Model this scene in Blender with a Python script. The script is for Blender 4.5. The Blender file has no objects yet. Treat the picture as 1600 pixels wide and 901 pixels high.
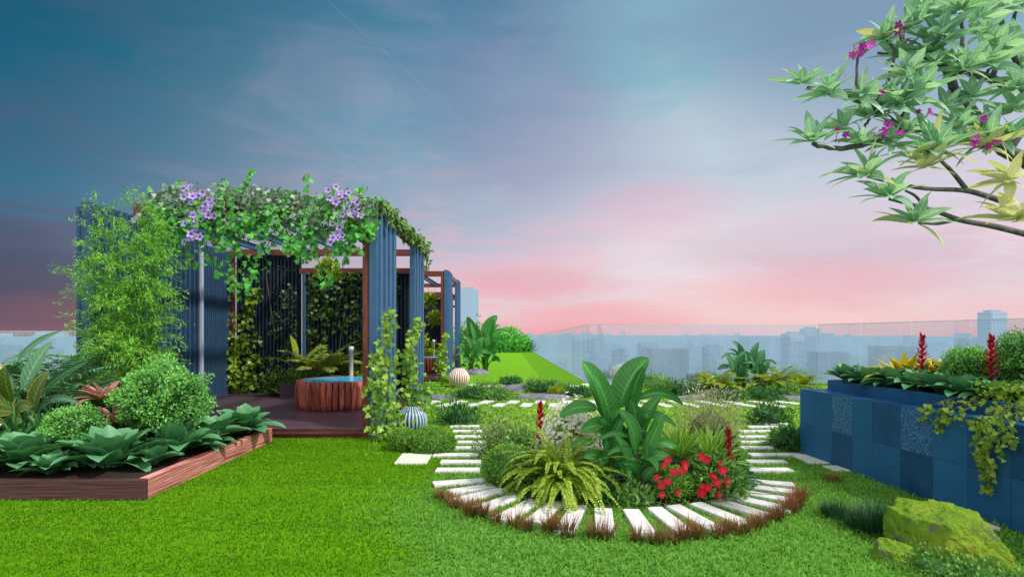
import bpy, math, random
import numpy as np
from mathutils import Vector, Matrix, noise as mnoise

R = math.radians
rng = np.random.default_rng(11)
random.seed(11)
scn = bpy.context.scene
col = scn.collection
F, EYE, HY, CX = 900.0, 1.6, 517.0, 800.0       # survey of the photo: focal length, eye height, horizon row, centre column


def at(px, py, z=0.0):
    """ground (or height z) point that the photo shows at this pixel"""
    Y = (EYE - z) * F / (py - HY)
    return ((px - CX) / F * Y, Y, z)


def srgb(r, g, b):
    return tuple((c / 255 / 12.92) if c / 255 <= 0.04045 else ((c / 255 + 0.055) / 1.055) ** 2.4 for c in (r, g, b))


# ------------------------------------------------------------------ mesh builder
class MB:
    def __init__(s):
        s.v, s.c, s.f3, s.f4, s.n, s.hard = [], [], [], [], 0, False

    def add(s, v, faces, colr=None):
        v = np.asarray(v, float).reshape(-1, 3)
        k = len(v)
        if colr is None:
            colr = np.tile([.5, 0, .5], (k, 1))
        colr = np.asarray(colr, float)
        if colr.ndim == 1:
            colr = np.tile(colr, (k, 1))
        s.v.append(v); s.c.append(colr)
        f3 = [f for f in faces if len(f) == 3]
        f4 = [f for f in faces if len(f) == 4]
        if f3: s.f3.append(np.asarray(f3) + s.n)
        if f4: s.f4.append(np.asarray(f4) + s.n)
        for f in faces:
            if len(f) > 4:
                s.f3.append(np.asarray([(f[0], f[i], f[i + 1]) for i in range(1, len(f) - 1)]) + s.n)
        s.n += k

    def scatter(s, tpl, pos, rot, scale, tint):
        """many copies of a little leaf template in one go"""
        tv, tf, tc = tpl
        N = len(pos)
        if N == 0: return
        scale = np.asarray(scale, float)
        if scale.ndim == 1: scale = np.repeat(scale[:, None], 3, 1)
        v = np.einsum('nij,nkj->nki', rot, tv[None] * scale[:, None, :]) + pos[:, None, :]
        c = np.tile(tc[None], (N, 1, 1)).astype(float)
        c[:, :, 0] += np.asarray(tint)[:, None]
        k = len(tv)
        s.v.append(v.reshape(-1, 3)); s.c.append(c.reshape(-1, 3))
        off = (np.arange(N) * k)[:, None, None] + s.n
        t3 = np.array([f for f in tf if len(f) == 3]); t4 = np.array([f for f in tf if len(f) == 4])
        if len(t3): s.f3.append((t3[None] + off).reshape(-1, 3))
        if len(t4): s.f4.append((t4[None] + off).reshape(-1, 4))
        s.n += N * k

    def box(s, x0, x1, y0, y1, z0, z1, tint=.5):
        s.hard = True
        v = [(x, y, z) for z in (z0, z1) for y in (y0, y1) for x in (x0, x1)]
        s.add(v, [(0, 2, 3, 1), (4, 5, 7, 6), (0, 1, 5, 4), (2, 6, 7, 3), (0, 4, 6, 2), (1, 3, 7, 5)], [tint, 0, .5])

    def tube(s, pts, rad, n=8, tint=.5, cap=True):
        pts = np.asarray(pts, float)
        if np.isscalar(rad): rad = [rad] * len(pts)
        m = len(pts)
        tang = np.gradient(pts, axis=0)
        ref = np.array([0.31, 0.17, 0.93])
        V, C = [], []
        for i in range(m):
            t = tang[i] / (np.linalg.norm(tang[i]) + 1e-9)
            r0 = ref - t * ref.dot(t)
            if np.linalg.norm(r0) < .2:
                r0 = np.array([1., 0, 0]) - t * t[0]
            a = r0 / np.linalg.norm(r0); b = np.cross(t, a)
            for k in range(n):
                th = 2 * math.pi * k / n
                V.append(pts[i] + rad[i] * (math.cos(th) * a + math.sin(th) * b))
                C.append((tint, 0, i / max(1, m - 1)))
        fs = [(i * n + k, i * n + (k + 1) % n, (i + 1) * n + (k + 1) % n, (i + 1) * n + k) for i in range(m - 1) for k in range(n)]
        if cap:
            fs.append(tuple(range((m - 1) * n, m * n))); fs.append(tuple(reversed(range(n))))
        s.add(V, fs, C)

    def lathe(s, prof, n=32, tint=.5, ripple=0, nr=12):
        V, C = [], []
        for j, (r, z) in enumerate(prof):
            for k in range(n):
                th = 2 * math.pi * k / n
                rr = r * (1 + ripple * math.cos(nr * th))
                V.append((rr * math.cos(th), rr * math.sin(th), z)); C.append((tint, .5 + .5 * math.cos(nr * th), j / (len(prof) - 1)))
        m = len(prof)
        fs = [(i * n + k, i * n + (k + 1) % n, (i + 1) * n + (k + 1) % n, (i + 1) * n + k) for i in range(m - 1) for k in range(n)]
        s.add(V, fs, C)

    def build(s, name, mats, parent=None, loc=None, rotz=0, smooth=False, bevel=0):
        me = bpy.data.meshes.new(name)
        V = np.concatenate(s.v) if s.v else np.zeros((0, 3))
        C = np.concatenate(s.c) if s.c else np.zeros((0, 3))
        f3 = np.concatenate(s.f3) if s.f3 else np.zeros((0, 3), int)
        f4 = np.concatenate(s.f4) if s.f4 else np.zeros((0, 4), int)
        me.vertices.add(len(V)); me.vertices.foreach_set('co', V.astype(np.float32).ravel())
        nl = len(f3) * 3 + len(f4) * 4
        me.loops.add(nl)
        me.loops.foreach_set('vertex_index', np.concatenate([f3.ravel(), f4.ravel()]).astype(np.int32))
        me.polygons.add(len(f3) + len(f4))
        st = np.concatenate([np.arange(len(f3)) * 3, len(f3) * 3 + np.arange(len(f4)) * 4]).astype(np.int32)
        me.polygons.foreach_set('loop_start', st)
        me.polygons.foreach_set('use_smooth', np.full(len(st), smooth or not s.hard))
        a = me.color_attributes.new('leaf', 'FLOAT_COLOR', 'POINT')
        a.data.foreach_set('color', np.concatenate([C, np.ones((len(C), 1))], 1).astype(np.float32).ravel())
        me.update(calc_edges=True); me.validate()
        if not isinstance(mats, (list, tuple)): mats = [mats]
        for m in mats: me.materials.append(m)
        o = bpy.data.objects.new(name, me); col.objects.link(o)
        if parent is not None: o.parent = parent
        if loc is not None: o.location = loc
        o.rotation_euler = (0, 0, rotz)
        if bevel:
            b = o.modifiers.new('bevel', 'BEVEL'); b.width = bevel; b.segments = 2; b.limit_method = 'ANGLE'
        return o


def tag(o, label, cat, group=None):
    o['label'] = label; o['category'] = cat; o['kind'] = 'thing'
    if group: o['group'] = group
    elif 'group' in o.keys(): del o['group']
    return o


def struct(o, kind='structure'):
    o['kind'] = kind
    return o


def thing(name, label, cat, loc=(0, 0, 0), rotz=0, group=None):
    o = bpy.data.objects.new(name, None); col.objects.link(o)
    o.empty_display_size = .1
    o.location = loc; o.rotation_euler = (0, 0, rotz)
    return tag(o, label, cat, group)


def dup(root, loc, rotz=0, label=None, group=None, scale=None):
    def cp(o, parent):
        c = o.copy(); col.objects.link(c); c.parent = parent
        for ch in list(o.children): cp(ch, c)
        return c
    r = cp(root, None)
    r.location = loc; r.rotation_euler = (0, 0, rotz)
    if scale is not None: r.scale = (scale,) * 3
    if label: r['label'] = label
    if group: r['group'] = group
    return r


NTH = ['first', 'second', 'third', 'fourth', 'fifth', 'sixth', 'seventh', 'eighth', 'ninth', 'tenth', 'eleventh', 'twelfth',
       'thirteenth', 'fourteenth', 'fifteenth', 'sixteenth', 'seventeenth', 'eighteenth', 'nineteenth', 'twentieth',
       'twenty-first', 'twenty-second', 'twenty-third', 'twenty-fourth', 'twenty-fifth', 'twenty-sixth', 'twenty-seventh',
       'twenty-eighth', 'twenty-ninth', 'thirtieth', 'thirty-first', 'thirty-second', 'thirty-third', 'thirty-fourth', 'thirty-fifth']


# ------------------------------------------------------------------ materials
def nodes_of(m):
    m.use_nodes = True
    nt = m.node_tree; nt.nodes.clear()
    return nt, nt.nodes, nt.links


def nd(nt, typ, **kw):
    n = nt.nodes.new(typ)
    for k, v in kw.items():
        if k.startswith('i_'):
            key = k[2:]
            key = int(key) if key.isdigit() else key.replace('_', ' ')
            n.inputs[key].default_value = v
        else:
            setattr(n, k, v)
    return n


def mixc(nt, fac, a, b, blend='MIX'):
    n = nt.nodes.new('ShaderNodeMix'); n.data_type = 'RGBA'; n.blend_type = blend
    for sock, val in ((n.inputs[0], fac), (n.inputs[6], a), (n.inputs[7], b)):
        if hasattr(val, 'is_linked') or hasattr(val, 'links'):
            nt.links.new(val, sock)
        elif isinstance(val, (tuple, list)):
            sock.default_value = (*val[:3], 1)
        else:
            sock.default_value = val
    return n.outputs[2]


def mth(nt, op, a, b=None, c=None, clamp=False):
    n = nt.nodes.new('ShaderNodeMath'); n.operation = op; n.use_clamp = clamp
    for i, val in enumerate((a, b, c)):
        if val is None: continue
        if hasattr(val, 'links'): nt.links.new(val, n.inputs[i])
        else: n.inputs[i].default_value = val
    return n.outputs[0]


def ramp(nt, fac, stops, interp='LINEAR'):
    n = nt.nodes.new('ShaderNodeValToRGB'); n.color_ramp.interpolation = interp
    e = n.color_ramp.elements
    while len(e) < len(stops): e.new(0.5)
    for i, (p, c) in enumerate(stops):
        e[i].position = p; e[i].color = (*c[:3], 1) if isinstance(c, (tuple, list)) else (c, c, c, 1)
    nt.links.new(fac, n.inputs[0])
    return n.outputs[0]


def noise_tex(nt, scale, detail=3, rough=.55, vec=None, dist=0):
    n = nd(nt, 'ShaderNodeTexNoise'); n.inputs['Scale'].default_value = scale
    n.inputs['Detail'].default_value = detail; n.inputs['Roughness'].default_value = rough; n.inputs['Distortion'].default_value = dist
    if vec is not None: nt.links.new(vec, n.inputs['Vector'])
    return n.outputs['Fac']


def obj_co(nt, scale=(1, 1, 1), which='Object'):
    tc = nd(nt, 'ShaderNodeTexCoord')
    mp = nd(nt, 'ShaderNodeMapping'); mp.inputs['Scale'].default_value = scale
    nt.links.new(tc.outputs[which], mp.inputs['Vector'])
    return mp.outputs['Vector']


def leaf_mat(name, dark, light, edge=None, tip=None, base=None, rough=.45, transl=.3, veins=0, spec=.4, edge_w=(.55, .8), tip_r=(.35, .95), base_r=(0, .25)):
    m = bpy.data.materials.new(name)
    nt, N, L = nodes_of(m)
    at_ = nd(nt, 'ShaderNodeAttribute', attribute_name='leaf')
    sep = nd(nt, 'ShaderNodeSeparateColor'); L.new(at_.outputs['Color'], sep.inputs[0])
    r, g, b = sep.outputs
    wp = nd(nt, 'ShaderNodeNewGeometry').outputs['Position']
    nz = noise_tex(nt, 14, 2, vec=wp)
    fac = mth(nt, 'ADD', r, mth(nt, 'MULTIPLY_ADD', nz, .5, -.25), clamp=True)
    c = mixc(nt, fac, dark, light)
    if veins:
        s = mth(nt, 'SINE', mth(nt, 'SUBTRACT', mth(nt, 'MULTIPLY', b, veins), mth(nt, 'MULTIPLY', g, 9)))
        c = mixc(nt, mth(nt, 'MULTIPLY_ADD', s, .07, .07, clamp=True), c, tuple(min(1, x * 1.9 + .01) for x in light))
        mid = ramp(nt, g, [(0, 1.), (.14, 0.)])
        c = mixc(nt, mth(nt, 'MULTIPLY', mid, .55), c, tuple(min(1, x * 2.2 + .02) for x in light))
    if edge is not None: c = mixc(nt, ramp(nt, g, [(edge_w[0], 0.), (edge_w[1], 1.)]), c, edge)
    if tip is not None: c = mixc(nt, ramp(nt, b, [(tip_r[0], 0.), (tip_r[1], 1.)]), c, tip)
    if base is not None: c = mixc(nt, ramp(nt, b, [(base_r[0], 1.), (base_r[1], 0.)]), c, base)
    p = nd(nt, 'ShaderNodeBsdfPrincipled'); L.new(c, p.inputs['Base Color'])
    p.inputs['Roughness'].default_value = rough; p.inputs['Specular IOR Level'].default_value = spec
    if veins:
        bm = nd(nt, 'ShaderNodeBump'); bm.inputs['Strength'].default_value = .18; bm.inputs['Distance'].default_value = .01
        L.new(s, bm.inputs['Height']); L.new(bm.outputs[0], p.inputs['Normal'])
    t = nd(nt, 'ShaderNodeBsdfTranslucent')
    L.new(mixc(nt, 1.0, c, (1.25, 1.2, .7), 'MULTIPLY'), t.inputs['Color'])
    mx = nd(nt, 'ShaderNodeMixShader'); mx.inputs[0].default_value = transl
    L.new(p.outputs[0], mx.inputs[1]); L.new(t.outputs[0], mx.inputs[2])
    o = nd(nt, 'ShaderNodeOutputMaterial'); L.new(mx.outputs[0], o.inputs[0])
    return m


def surf_mat(name, c1, c2, scale=(1, 1, 1), nscale=6, rough=.6, bump=.2, bdist=.01, detail=5, spec=.3, metallic=0, contrast=(.3, .7), c3=None):
    m = bpy.data.materials.new(name)
    nt, N, L = nodes_of(m)
    v = obj_co(nt, scale)
    n = noise_tex(nt, nscale, detail, .6, v)
    c = mixc(nt, ramp(nt, n, [(contrast[0], 0.), (contrast[1], 1.)]), c1, c2)
    at_ = nd(nt, 'ShaderNodeAttribute', attribute_name='leaf')
    sep = nd(nt, 'ShaderNodeSeparateColor'); L.new(at_.outputs['Color'], sep.inputs[0])
    c = mixc(nt, 1.0, c, mixc(nt, sep.outputs[0], (.55, .55, .55), (1.45, 1.45, 1.45)), 'MULTIPLY')
    if c3 is not None:
        n2 = noise_tex(nt, nscale * .37, 4, .6, v)
        c = mixc(nt, ramp(nt, n2, [(.5, 0.), (.68, 1.)]), c, c3)
    p = nd(nt, 'ShaderNodeBsdfPrincipled'); L.new(c, p.inputs['Base Color'])
    rr = mth(nt, 'MULTIPLY_ADD', n, .25, rough - .12); L.new(rr, p.inputs['Roughness'])
    p.inputs['Specular IOR Level'].default_value = spec; p.inputs['Metallic'].default_value = metallic
    if bump:
        b = nd(nt, 'ShaderNodeBump'); b.inputs['Strength'].default_value = bump; b.inputs['Distance'].default_value = bdist
        L.new(n, b.inputs['Height']); L.new(b.outputs[0], p.inputs['Normal'])
    o = nd(nt, 'ShaderNodeOutputMaterial'); L.new(p.outputs[0], o.inputs[0])
    return m


M = {}
M['agave'] = leaf_mat('agave_leaf', (.008, .10, .035), (.07, .30, .105), edge=(.15, .38, .20), edge_w=(.6, 1.4), tip=(.12, .33, .15), rough=.42, transl=.15, spec=.25)
M['topiary'] = leaf_mat('topiary_leaf', (.012, .09, .012), (.24, .62, .13), rough=.35, transl=.25)
M['clipped'] = leaf_mat('clipped_leaf', (.04, .15, .012), (.22, .46, .05), rough=.5, transl=.2)
M['bamboo'] = leaf_mat('bamboo_leaf', (.10, .34, .025), (.38, .76, .12), rough=.5, transl=.4)
M['broad'] = leaf_mat('broad_leaf', (.016, .13, .028), (.08, .32, .06), rough=.33, transl=.25, veins=85)
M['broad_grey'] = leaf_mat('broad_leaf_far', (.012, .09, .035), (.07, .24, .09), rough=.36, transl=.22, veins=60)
M['stem'] = surf_mat('green_stem', (.03, .12, .02), (.07, .2, .03), nscale=20, rough=.45, bump=.05)
M['fern'] = leaf_mat('fern_leaf', (.13, .27, .01), (.50, .64, .07), rough=.45, transl=.35)
M['palm'] = leaf_mat('palm_leaf', (.03, .14, .06), (.18, .42, .20), rough=.4, transl=.25)
M['yellow_palm'] = leaf_mat('yellow_palm_leaf', (.07, .16, .02), (.42, .46, .10), rough=.42, transl=.35)
M['lime'] = leaf_mat('lime_leaf', (.09, .19, .008), (.42, .50, .025), rough=.45, transl=.35)
M['yucca'] = leaf_mat('yucca_leaf', (.06, .26, .02), (.22, .58, .05), edge=(.80, .84, .22), edge_w=(.55, 1.1), rough=.4, transl=.2)
M['brom_green'] = leaf_mat('bromeliad_leaf', (.010, .08, .022), (.05, .22, .045), rough=.32, transl=.2)
M['brom_red'] = leaf_mat('red_bract', (.25, .0, .012), (.62, .012, .035), rough=.35, transl=.15)
M['brom_yellow'] = leaf_mat('yellow_bromeliad', (.35, .30, .01), (.75, .62, .03), base=(.10, .2, .02), rough=.35, transl=.25)
M['brom_pink'] = leaf_mat('pink_bromeliad', (.42, .13, .18), (.78, .42, .42), base=(.34, .26, .03), base_r=(.1, .45), edge=(.30, .32, .16), edge_w=(.8, 1.2), rough=.33, transl=.25)
M['croton'] = leaf_mat('croton_leaf', (.16, .05, .015), (.55, .16, .05), edge=(.5, .45, .08), edge_w=(.2, .45), rough=.35, transl=.2)
M['rubber'] = leaf_mat('rubber_leaf', (.02, .06, .01), (.10, .16, .02), edge=(.40, .33, .03), edge_w=(.8, 1.25), rough=.22, transl=.15, veins=50)
M['rubber_yellow'] = leaf_mat('rubber_leaf_yellow', (.45, .36, .03), (.75, .62, .16), edge=(.7, .66, .3), rough=.25, transl=.2, veins=50)
M['big_blade'] = leaf_mat('spathe_leaf', (.03, .13, .06), (.14, .32, .17), rough=.26, transl=.22, veins=60)
M['ivy'] = leaf_mat('ivy_leaf', (.035, .22, .03), (.18, .66, .10), rough=.38, transl=.3)
M['ivy_grey'] = leaf_mat('ivy_leaf_grey', (.05, .12, .06), (.30, .42, .30), rough=.35, transl=.15)
M['ivy_lime'] = leaf_mat('ivy_leaf_lime', (.07, .22, .025), (.38, .60, .07), rough=.4, transl=.3)
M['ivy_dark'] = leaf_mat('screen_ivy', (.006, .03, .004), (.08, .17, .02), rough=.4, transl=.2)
M['vine'] = leaf_mat('vine_leaf', (.03, .10, .012), (.16, .30, .04), rough=.4, transl=.25)
M['trail'] = leaf_mat('trailing_leaf', (.07, .19, .012), (.33, .48, .045), rough=.4, transl=.3)
M['petal_purple'] = leaf_mat('purple_petal', (.42, .28, .80), (.66, .50, .92), base=(.10, .015, .33), base_r=(.2, .45), rough=.5, transl=.25)
M['petal_red'] = leaf_mat('red_petal', (.55, .005, .03), (.85, .03, .07), rough=.5, transl=.2)
M['petal_white'] = leaf_mat('white_petal', (.72, .70, .62), (.88, .87, .80), base=(.5, .4, .05), base_r=(.05, .2), rough=.5, transl=.2)
M['petal_magenta'] = leaf_mat('magenta_petal', (.35, .0, .30), (.62, .03, .50), rough=.5, transl=.25)
M['bush_dark'] = leaf_mat('dark_shrub_leaf', (.012, .07, .018), (.05, .20, .045), rough=.45, transl=.15)
M['bush_mid'] = leaf_mat('mid_shrub_leaf', (.04, .15, .025), (.19, .42, .08), rough=.45, transl=.2)
M['bush_var'] = leaf_mat('variegated_shrub_leaf', (.03, .11, .02), (.17, .24, .08), edge=(.45, .48, .25), edge_w=(.5, .9), rough=.45, transl=.2)
M['bush_pale'] = leaf_mat('pale_shrub_leaf', (.22, .28, .08), (.72, .70, .40), rough=.5, transl=.25)
M['red_grass'] = leaf_mat('red_grass_blade', (.16, .065, .03), (.50, .13, .07), base=(.02, .10, .015), base_r=(.02, .8), rough=.5, transl=.25)
M['tuft_dark'] = leaf_mat('dark_grass_blade', (.008, .05, .018), (.025, .12, .04), rough=.45, transl=.15)
M['frangi'] = leaf_mat('frangipani_leaf', (.09, .34, .18), (.46, .74, .55), rough=.35, transl=.4, veins=46)
M['frangi_yellow'] = leaf_mat('frangipani_leaf_yellow', (.46, .54, .30), (.84, .84, .66), tip=(.6, .62, .2), rough=.4, transl=.4, veins=46)
M['grass_left'] = leaf_mat('mown_blade', (.028, .125, .001), (.15, .39, .002), tip=(.24, .46, .02), rough=.6, transl=.3, spec=.15)
M['grass_right'] = leaf_mat('coarse_blade', (.04, .19, .018), (.20, .50, .06), tip=(.34, .58, .12), rough=.55, transl=.3, spec=.2)
M['cover'] = leaf_mat('cover_leaf', (.10, .28, .02), (.40, .62, .10), rough=.55, transl=.3, spec=.2)
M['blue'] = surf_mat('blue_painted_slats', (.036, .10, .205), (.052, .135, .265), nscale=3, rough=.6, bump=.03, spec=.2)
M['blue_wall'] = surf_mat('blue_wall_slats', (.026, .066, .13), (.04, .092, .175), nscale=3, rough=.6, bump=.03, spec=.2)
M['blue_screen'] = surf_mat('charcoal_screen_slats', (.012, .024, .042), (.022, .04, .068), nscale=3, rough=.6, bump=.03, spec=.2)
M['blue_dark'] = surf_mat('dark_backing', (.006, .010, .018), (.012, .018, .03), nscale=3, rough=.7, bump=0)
M['white_edge'] = surf_mat('pale_corner_trim', (.42, .48, .60), (.5, .56, .68), nscale=4, rough=.4, bump=.02)
M['red_wood'] = surf_mat('red_brown_wood', (.09, .022, .018), (.20, .055, .04), scale=(6, 6, .6), nscale=6, rough=.45, bump=.15, bdist=.004)
M['red_beam'] = surf_mat('red_brown_beam', (.09, .022, .02), (.18, .05, .042), scale=(.6, 3, 6), nscale=6, rough=.45, bump=.15, bdist=.004)
M['deck'] = surf_mat('dark_decking', (.05, .026, .042), (.115, .065, .095), scale=(.7, 9, 6), nscale=5, rough=.36, bump=.18, bdist=.004, spec=.5)
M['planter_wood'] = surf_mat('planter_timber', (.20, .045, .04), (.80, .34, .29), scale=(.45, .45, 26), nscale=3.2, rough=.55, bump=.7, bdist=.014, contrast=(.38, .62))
M['planter_shaded'] = surf_mat('planter_timber_shaded', (.03, .013, .016), (.12, .05, .05), scale=(.45, .45, 26), nscale=3.2, rough=.6, bump=.6, bdist=.014, contrast=(.38, .62))  # same planter timber, with the front face's shade put into the colour
M['stave'] = surf_mat('tub_staves', (.12, .022, .019), (.56, .15, .11), scale=(5, 5, .5), nscale=5, rough=.4, bump=.2, bdist=.006, contrast=(.35, .65))
M['soil'] = surf_mat('dark_soil', (.010, .008, .006), (.035, .026, .018), nscale=25, rough=.9, bump=.8, bdist=.02)
M['slab'] = surf_mat('white_slab', (.60, .60, .62), (.76, .76, .75), nscale=9, rough=.65, bump=.25, bdist=.006, c3=(.46, .50, .42))
M['paver'] = surf_mat('pale_paver', (.55, .60, .48), (.72, .75, .63), nscale=6, rough=.65, bump=.15, bdist=.005)
M['steel'] = surf_mat('brushed_steel', (.62, .64, .66), (.8, .81, .83), scale=(1, 1, .1), nscale=20, rough=.35, bump=.02, metallic=.25)
M['boulder'] = surf_mat('grey_flat_rock', (.10, .10, .13), (.26, .26, .31), nscale=5, rough=.75, bump=.6, bdist=.04)
M['bark'] = surf_mat('frangipani_bark', (.05, .05, .045), (.20, .20, .19), nscale=16, rough=.7, bump=.6, bdist=.012, c3=(.10, .09, .06))
M['twig'] = surf_mat('twig', (.05, .045, .02), (.12, .12, .05), nscale=20, rough=.7, bump=.3)
M['shrub_core'] = surf_mat('shrub_core', (.004, .02, .003), (.01, .045, .006), nscale=20, rough=.9, bump=0, spec=.05)


# ------------------------------------------------------------------ leaf templates  (x = side, y = along, z = up)
def tpl_leaf(fold=.15):
    v = np.array([(0, 0, 0), (-.5, .35, fold), (0, .38, 0), (.5, .35, fold), (-.38, .7, fold * .6), (0, .7, -.03), (.38, .7, fold * .6), (0, 1, -.1)], float)
    f = [(0, 2, 1), (0, 3, 2), (1, 2, 5, 4), (2, 3, 6, 5), (4, 5, 7), (5, 6, 7)]
    c = np.array([(0, 0, 0), (0, 1, .35), (0, 0, .38), (0, 1, .35), (0, 1, .7), (0, 0, .7), (0, 1, .7), (0, 0, 1)], float)
    return v, f, c


def tpl_small():
    v = np.array([(0, 0, 0), (-.5, .45, .1), (.5, .45, .1), (0, 1, 0)], float)
    return v, [(0, 2, 3, 1)], np.array([(0, 0, 0), (0, 1, .45), (0, 1, .45), (0, .5, 1)], float)


def tpl_blade():
    v = np.array([(-.5, 0, 0), (.5, 0, 0), (-.36, .55, .06), (.36, .55, .06), (0, 1, .22)], float)
    return v, [(0, 1, 3, 2), (2, 3, 4)], np.array([(-.25, 0, 0), (-.25, 0, 0), (0, 0, .55), (0, 0, .55), (.15, 0, 1)], float)


def tpl_ivy():
    o = [(0, 0), (-.30, -.10), (-.52, .20), (-.28, .34), (-.34, .62), (-.10, .62), (0, 1.0), (.10, .62), (.34, .62), (.28, .34), (.52, .20), (.30, -.10)]
    v = [(0, .32, 0)] + [(x, y, .12 * abs(x) - .10 * max(0, y - .4)) for x, y in o]
    f = [(0, i + 1, (i + 1) % 12 + 1) for i in range(12)]
    f = [(a, c_, b) for a, b, c_ in f]
    c = [(0.1, 0, .3)] + [(0, .9, max(0, y)) for x, y in o]
    return np.array(v, float), f, np.array(c, float)


def tpl_flower(n=5, cup=.25):
    v = [(0, 0, -.12)]; c = [(0, 0, 0)]; f = []
    for k in range(n):
        a0 = 2 * math.pi * k / n
        for da, r in ((-.42, .62), (-.24, .96), (0, 1.0), (.24, .96), (.42, .62)):
            a = a0 + da * 2 * math.pi / n * 1.12
            v.append((r * math.cos(a), r * math.sin(a), cup * r * r)); c.append((0, .5, r))
        b = 1 + k * 5
        f += [(0, b, b + 1), (0, b + 1, b + 2), (0, b + 2, b + 3), (0, b + 3, b + 4)]
    return np.array(v, float), f, np.array(c, float)


LEAF, SMALL, BLADE, IVY = tpl_leaf(), tpl_small(), tpl_blade(), tpl_ivy()


def frames(d, up):
    """rotation matrices with columns side, along, normal"""
    d = d / (np.linalg.norm(d, axis=1, keepdims=True) + 1e-9)
    s = np.cross(d, up); s /= (np.linalg.norm(s, axis=1, keepdims=True) + 1e-9)
    n = np.cross(s, d)
    return np.stack([s, d, n], 2)


def rdir(n):
    v = rng.normal(size=(n, 3)); return v / np.linalg.norm(v, axis=1, keepdims=True)


def strip(mb, base, az, el, length, width, bend=1.0, fold=.2, nseg=7, prof='lance', tint=.5, roll=0, twist=0, petiole=0):
    """one long bent leaf: left edge, midrib, right edge"""
    p = np.array(base, float); V, C = [], []
    ds = length / nseg
    for i in range(nseg + 1):
        t = i / nseg
        e = el - bend * t ** 1.3
        d = np.array([math.cos(az) * math.cos(e), math.sin(az) * math.cos(e), math.sin(e)])
        side = np.array([-math.sin(az), math.cos(az), 0.0])
        up = np.cross(d, side) * -1
        up = np.cross(side, d) * -1 if np.cross(d, side)[2] > 0 else np.cross(d, side)
        up = np.cross(d, side); up = up if up[2] > 0 or abs(e) > 1.4 else -up
        rr = roll + twist * t
        s2 = side * math.cos(rr) + up * math.sin(rr); u2 = up * math.cos(rr) - side * math.sin(rr)
        if prof == 'lance': w = (math.sin(math.pi * min(1, t * .92 + .08) ** .75) ** .8) if t < 1 else .02
        elif prof == 'agave': w = (.55 + 1.05 * t) * (1 - t ** 2.6) if t < 1 else .0
        elif prof == 'strap': w = (.75 + .5 * t) * (1 - t ** 4)
        elif prof == 'paddle': w = math.sin(math.pi * t ** .85) ** .62 if 0 < t < 1 else .02
        else: w = 1 - t
        w = max(w, .015) * width / 2
        V += [p + s2 * w + u2 * fold * w, p.copy(), p - s2 * w + u2 * fold * w]
        C += [(tint, 1, t), (tint - .06, 0, t), (tint, 1, t)]
        p = p + d * ds
    fs = []
    for i in range(nseg):
        a = i * 3
        fs += [(a, a + 1, a + 4, a + 3), (a + 1, a + 2, a + 5, a + 4)]
    mb.add(V, fs, C)


def rosette(mb, n, length, width, el=(.2, 1.25), bend=(.5, 1.2), fold=.3, prof='agave', base=(0, 0, .02), tint=(.2, .8), nseg=7):
    for i in range(n):
        t = (i + .5) / n
        az = i * 2.39996 + random.uniform(-.2, .2)
        e = el[0] + (el[1] - el[0]) * t + random.uniform(-.12, .12)
        L_ = length * (1 - .35 * t) * random.uniform(.82, 1.12)
        strip(mb, (base[0] + .03 * math.cos(az), base[1] + .03 * math.sin(az), base[2]), az, e, L_, width * random.uniform(.85, 1.12),
              random.uniform(*bend) * (1 - .55 * t), fold, nseg, prof, random.uniform(*tint), twist=random.uniform(-.3, .3))


def pinnate(mb, mbs, base, az, el, length, bend, n, ll, lw, tint=(.2, .8), taper=True, droop=.3, stemr=.006, start=.12):
    """a feather frond: rachis plus leaflets both sides"""
    p = np.array(base, float); pts = [p.copy()]; dirs = []
    m = 14; ds = length / m
    for i in range(m):
        e = el - bend * (i / m) ** 1.2
        d = np.array([math.cos(az) * math.cos(e), math.sin(az) * math.cos(e), math.sin(e)])
        p = p + d * ds; pts.append(p.copy()); dirs.append(d)
    dirs.append(dirs[-1]); pts = np.array(pts); dirs = np.array(dirs)
    mbs.tube(pts, np.linspace(stemr, stemr * .3, m + 1), 4, .6, cap=False)
    P, D, U, S, T = [], [], [], [], []
    side = np.array([-math.sin(az), math.cos(az), 0])
    for k in range(n):
        t = start + (1 - start) * (k + .5) / n
        x = t * m; i = min(m - 1, int(x)); q = pts[i] + (pts[i + 1] - pts[i]) * (x - i); d = dirs[i]
        up = np.cross(d, side); up = up if up[2] > 0 else -up
        sc = (math.sin(math.pi * min(1, .15 + t * .83)) ** .7) if taper else 1
        for sgn in (-1, 1):
            v = side * sgn * 1.0 + d * (.55 + .5 * t) - np.array([0, 0, droop]) + rng.normal(0, .1, 3)
            P.append(q); D.append(v); U.append(up + rng.normal(0, .2, 3))
            S.append((lw * random.uniform(.8, 1.15), ll * sc * random.uniform(.85, 1.1), ll * .3)); T.append(random.uniform(*tint))
    mb.scatter(SMALL if ll < .12 else LEAF, np.array(P), frames(np.array(D), np.array(U)), np.array(S), np.array(T))


def blob_points(n, rx, ry, rz, lump=.18, shell=(.7, 1.05), lo=-.55, seed=0, flat=False):
    d = rdir(int(n * 1.9)); d = d[d[:, 2] > lo][:n]
    rad = np.array([1 + lump * 2 * mnoise.noise((v[0] * 2.1 + seed, v[1] * 2.1, v[2] * 2.1)) + lump * mnoise.noise((v[0] * 5 + seed, v[1] * 5, v[2] * 5)) for v in d])
    r = rng.uniform(shell[0], shell[1], len(d)) * rad
    return d * r[:, None] * np.array([rx, ry, rz]), d, r


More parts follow.
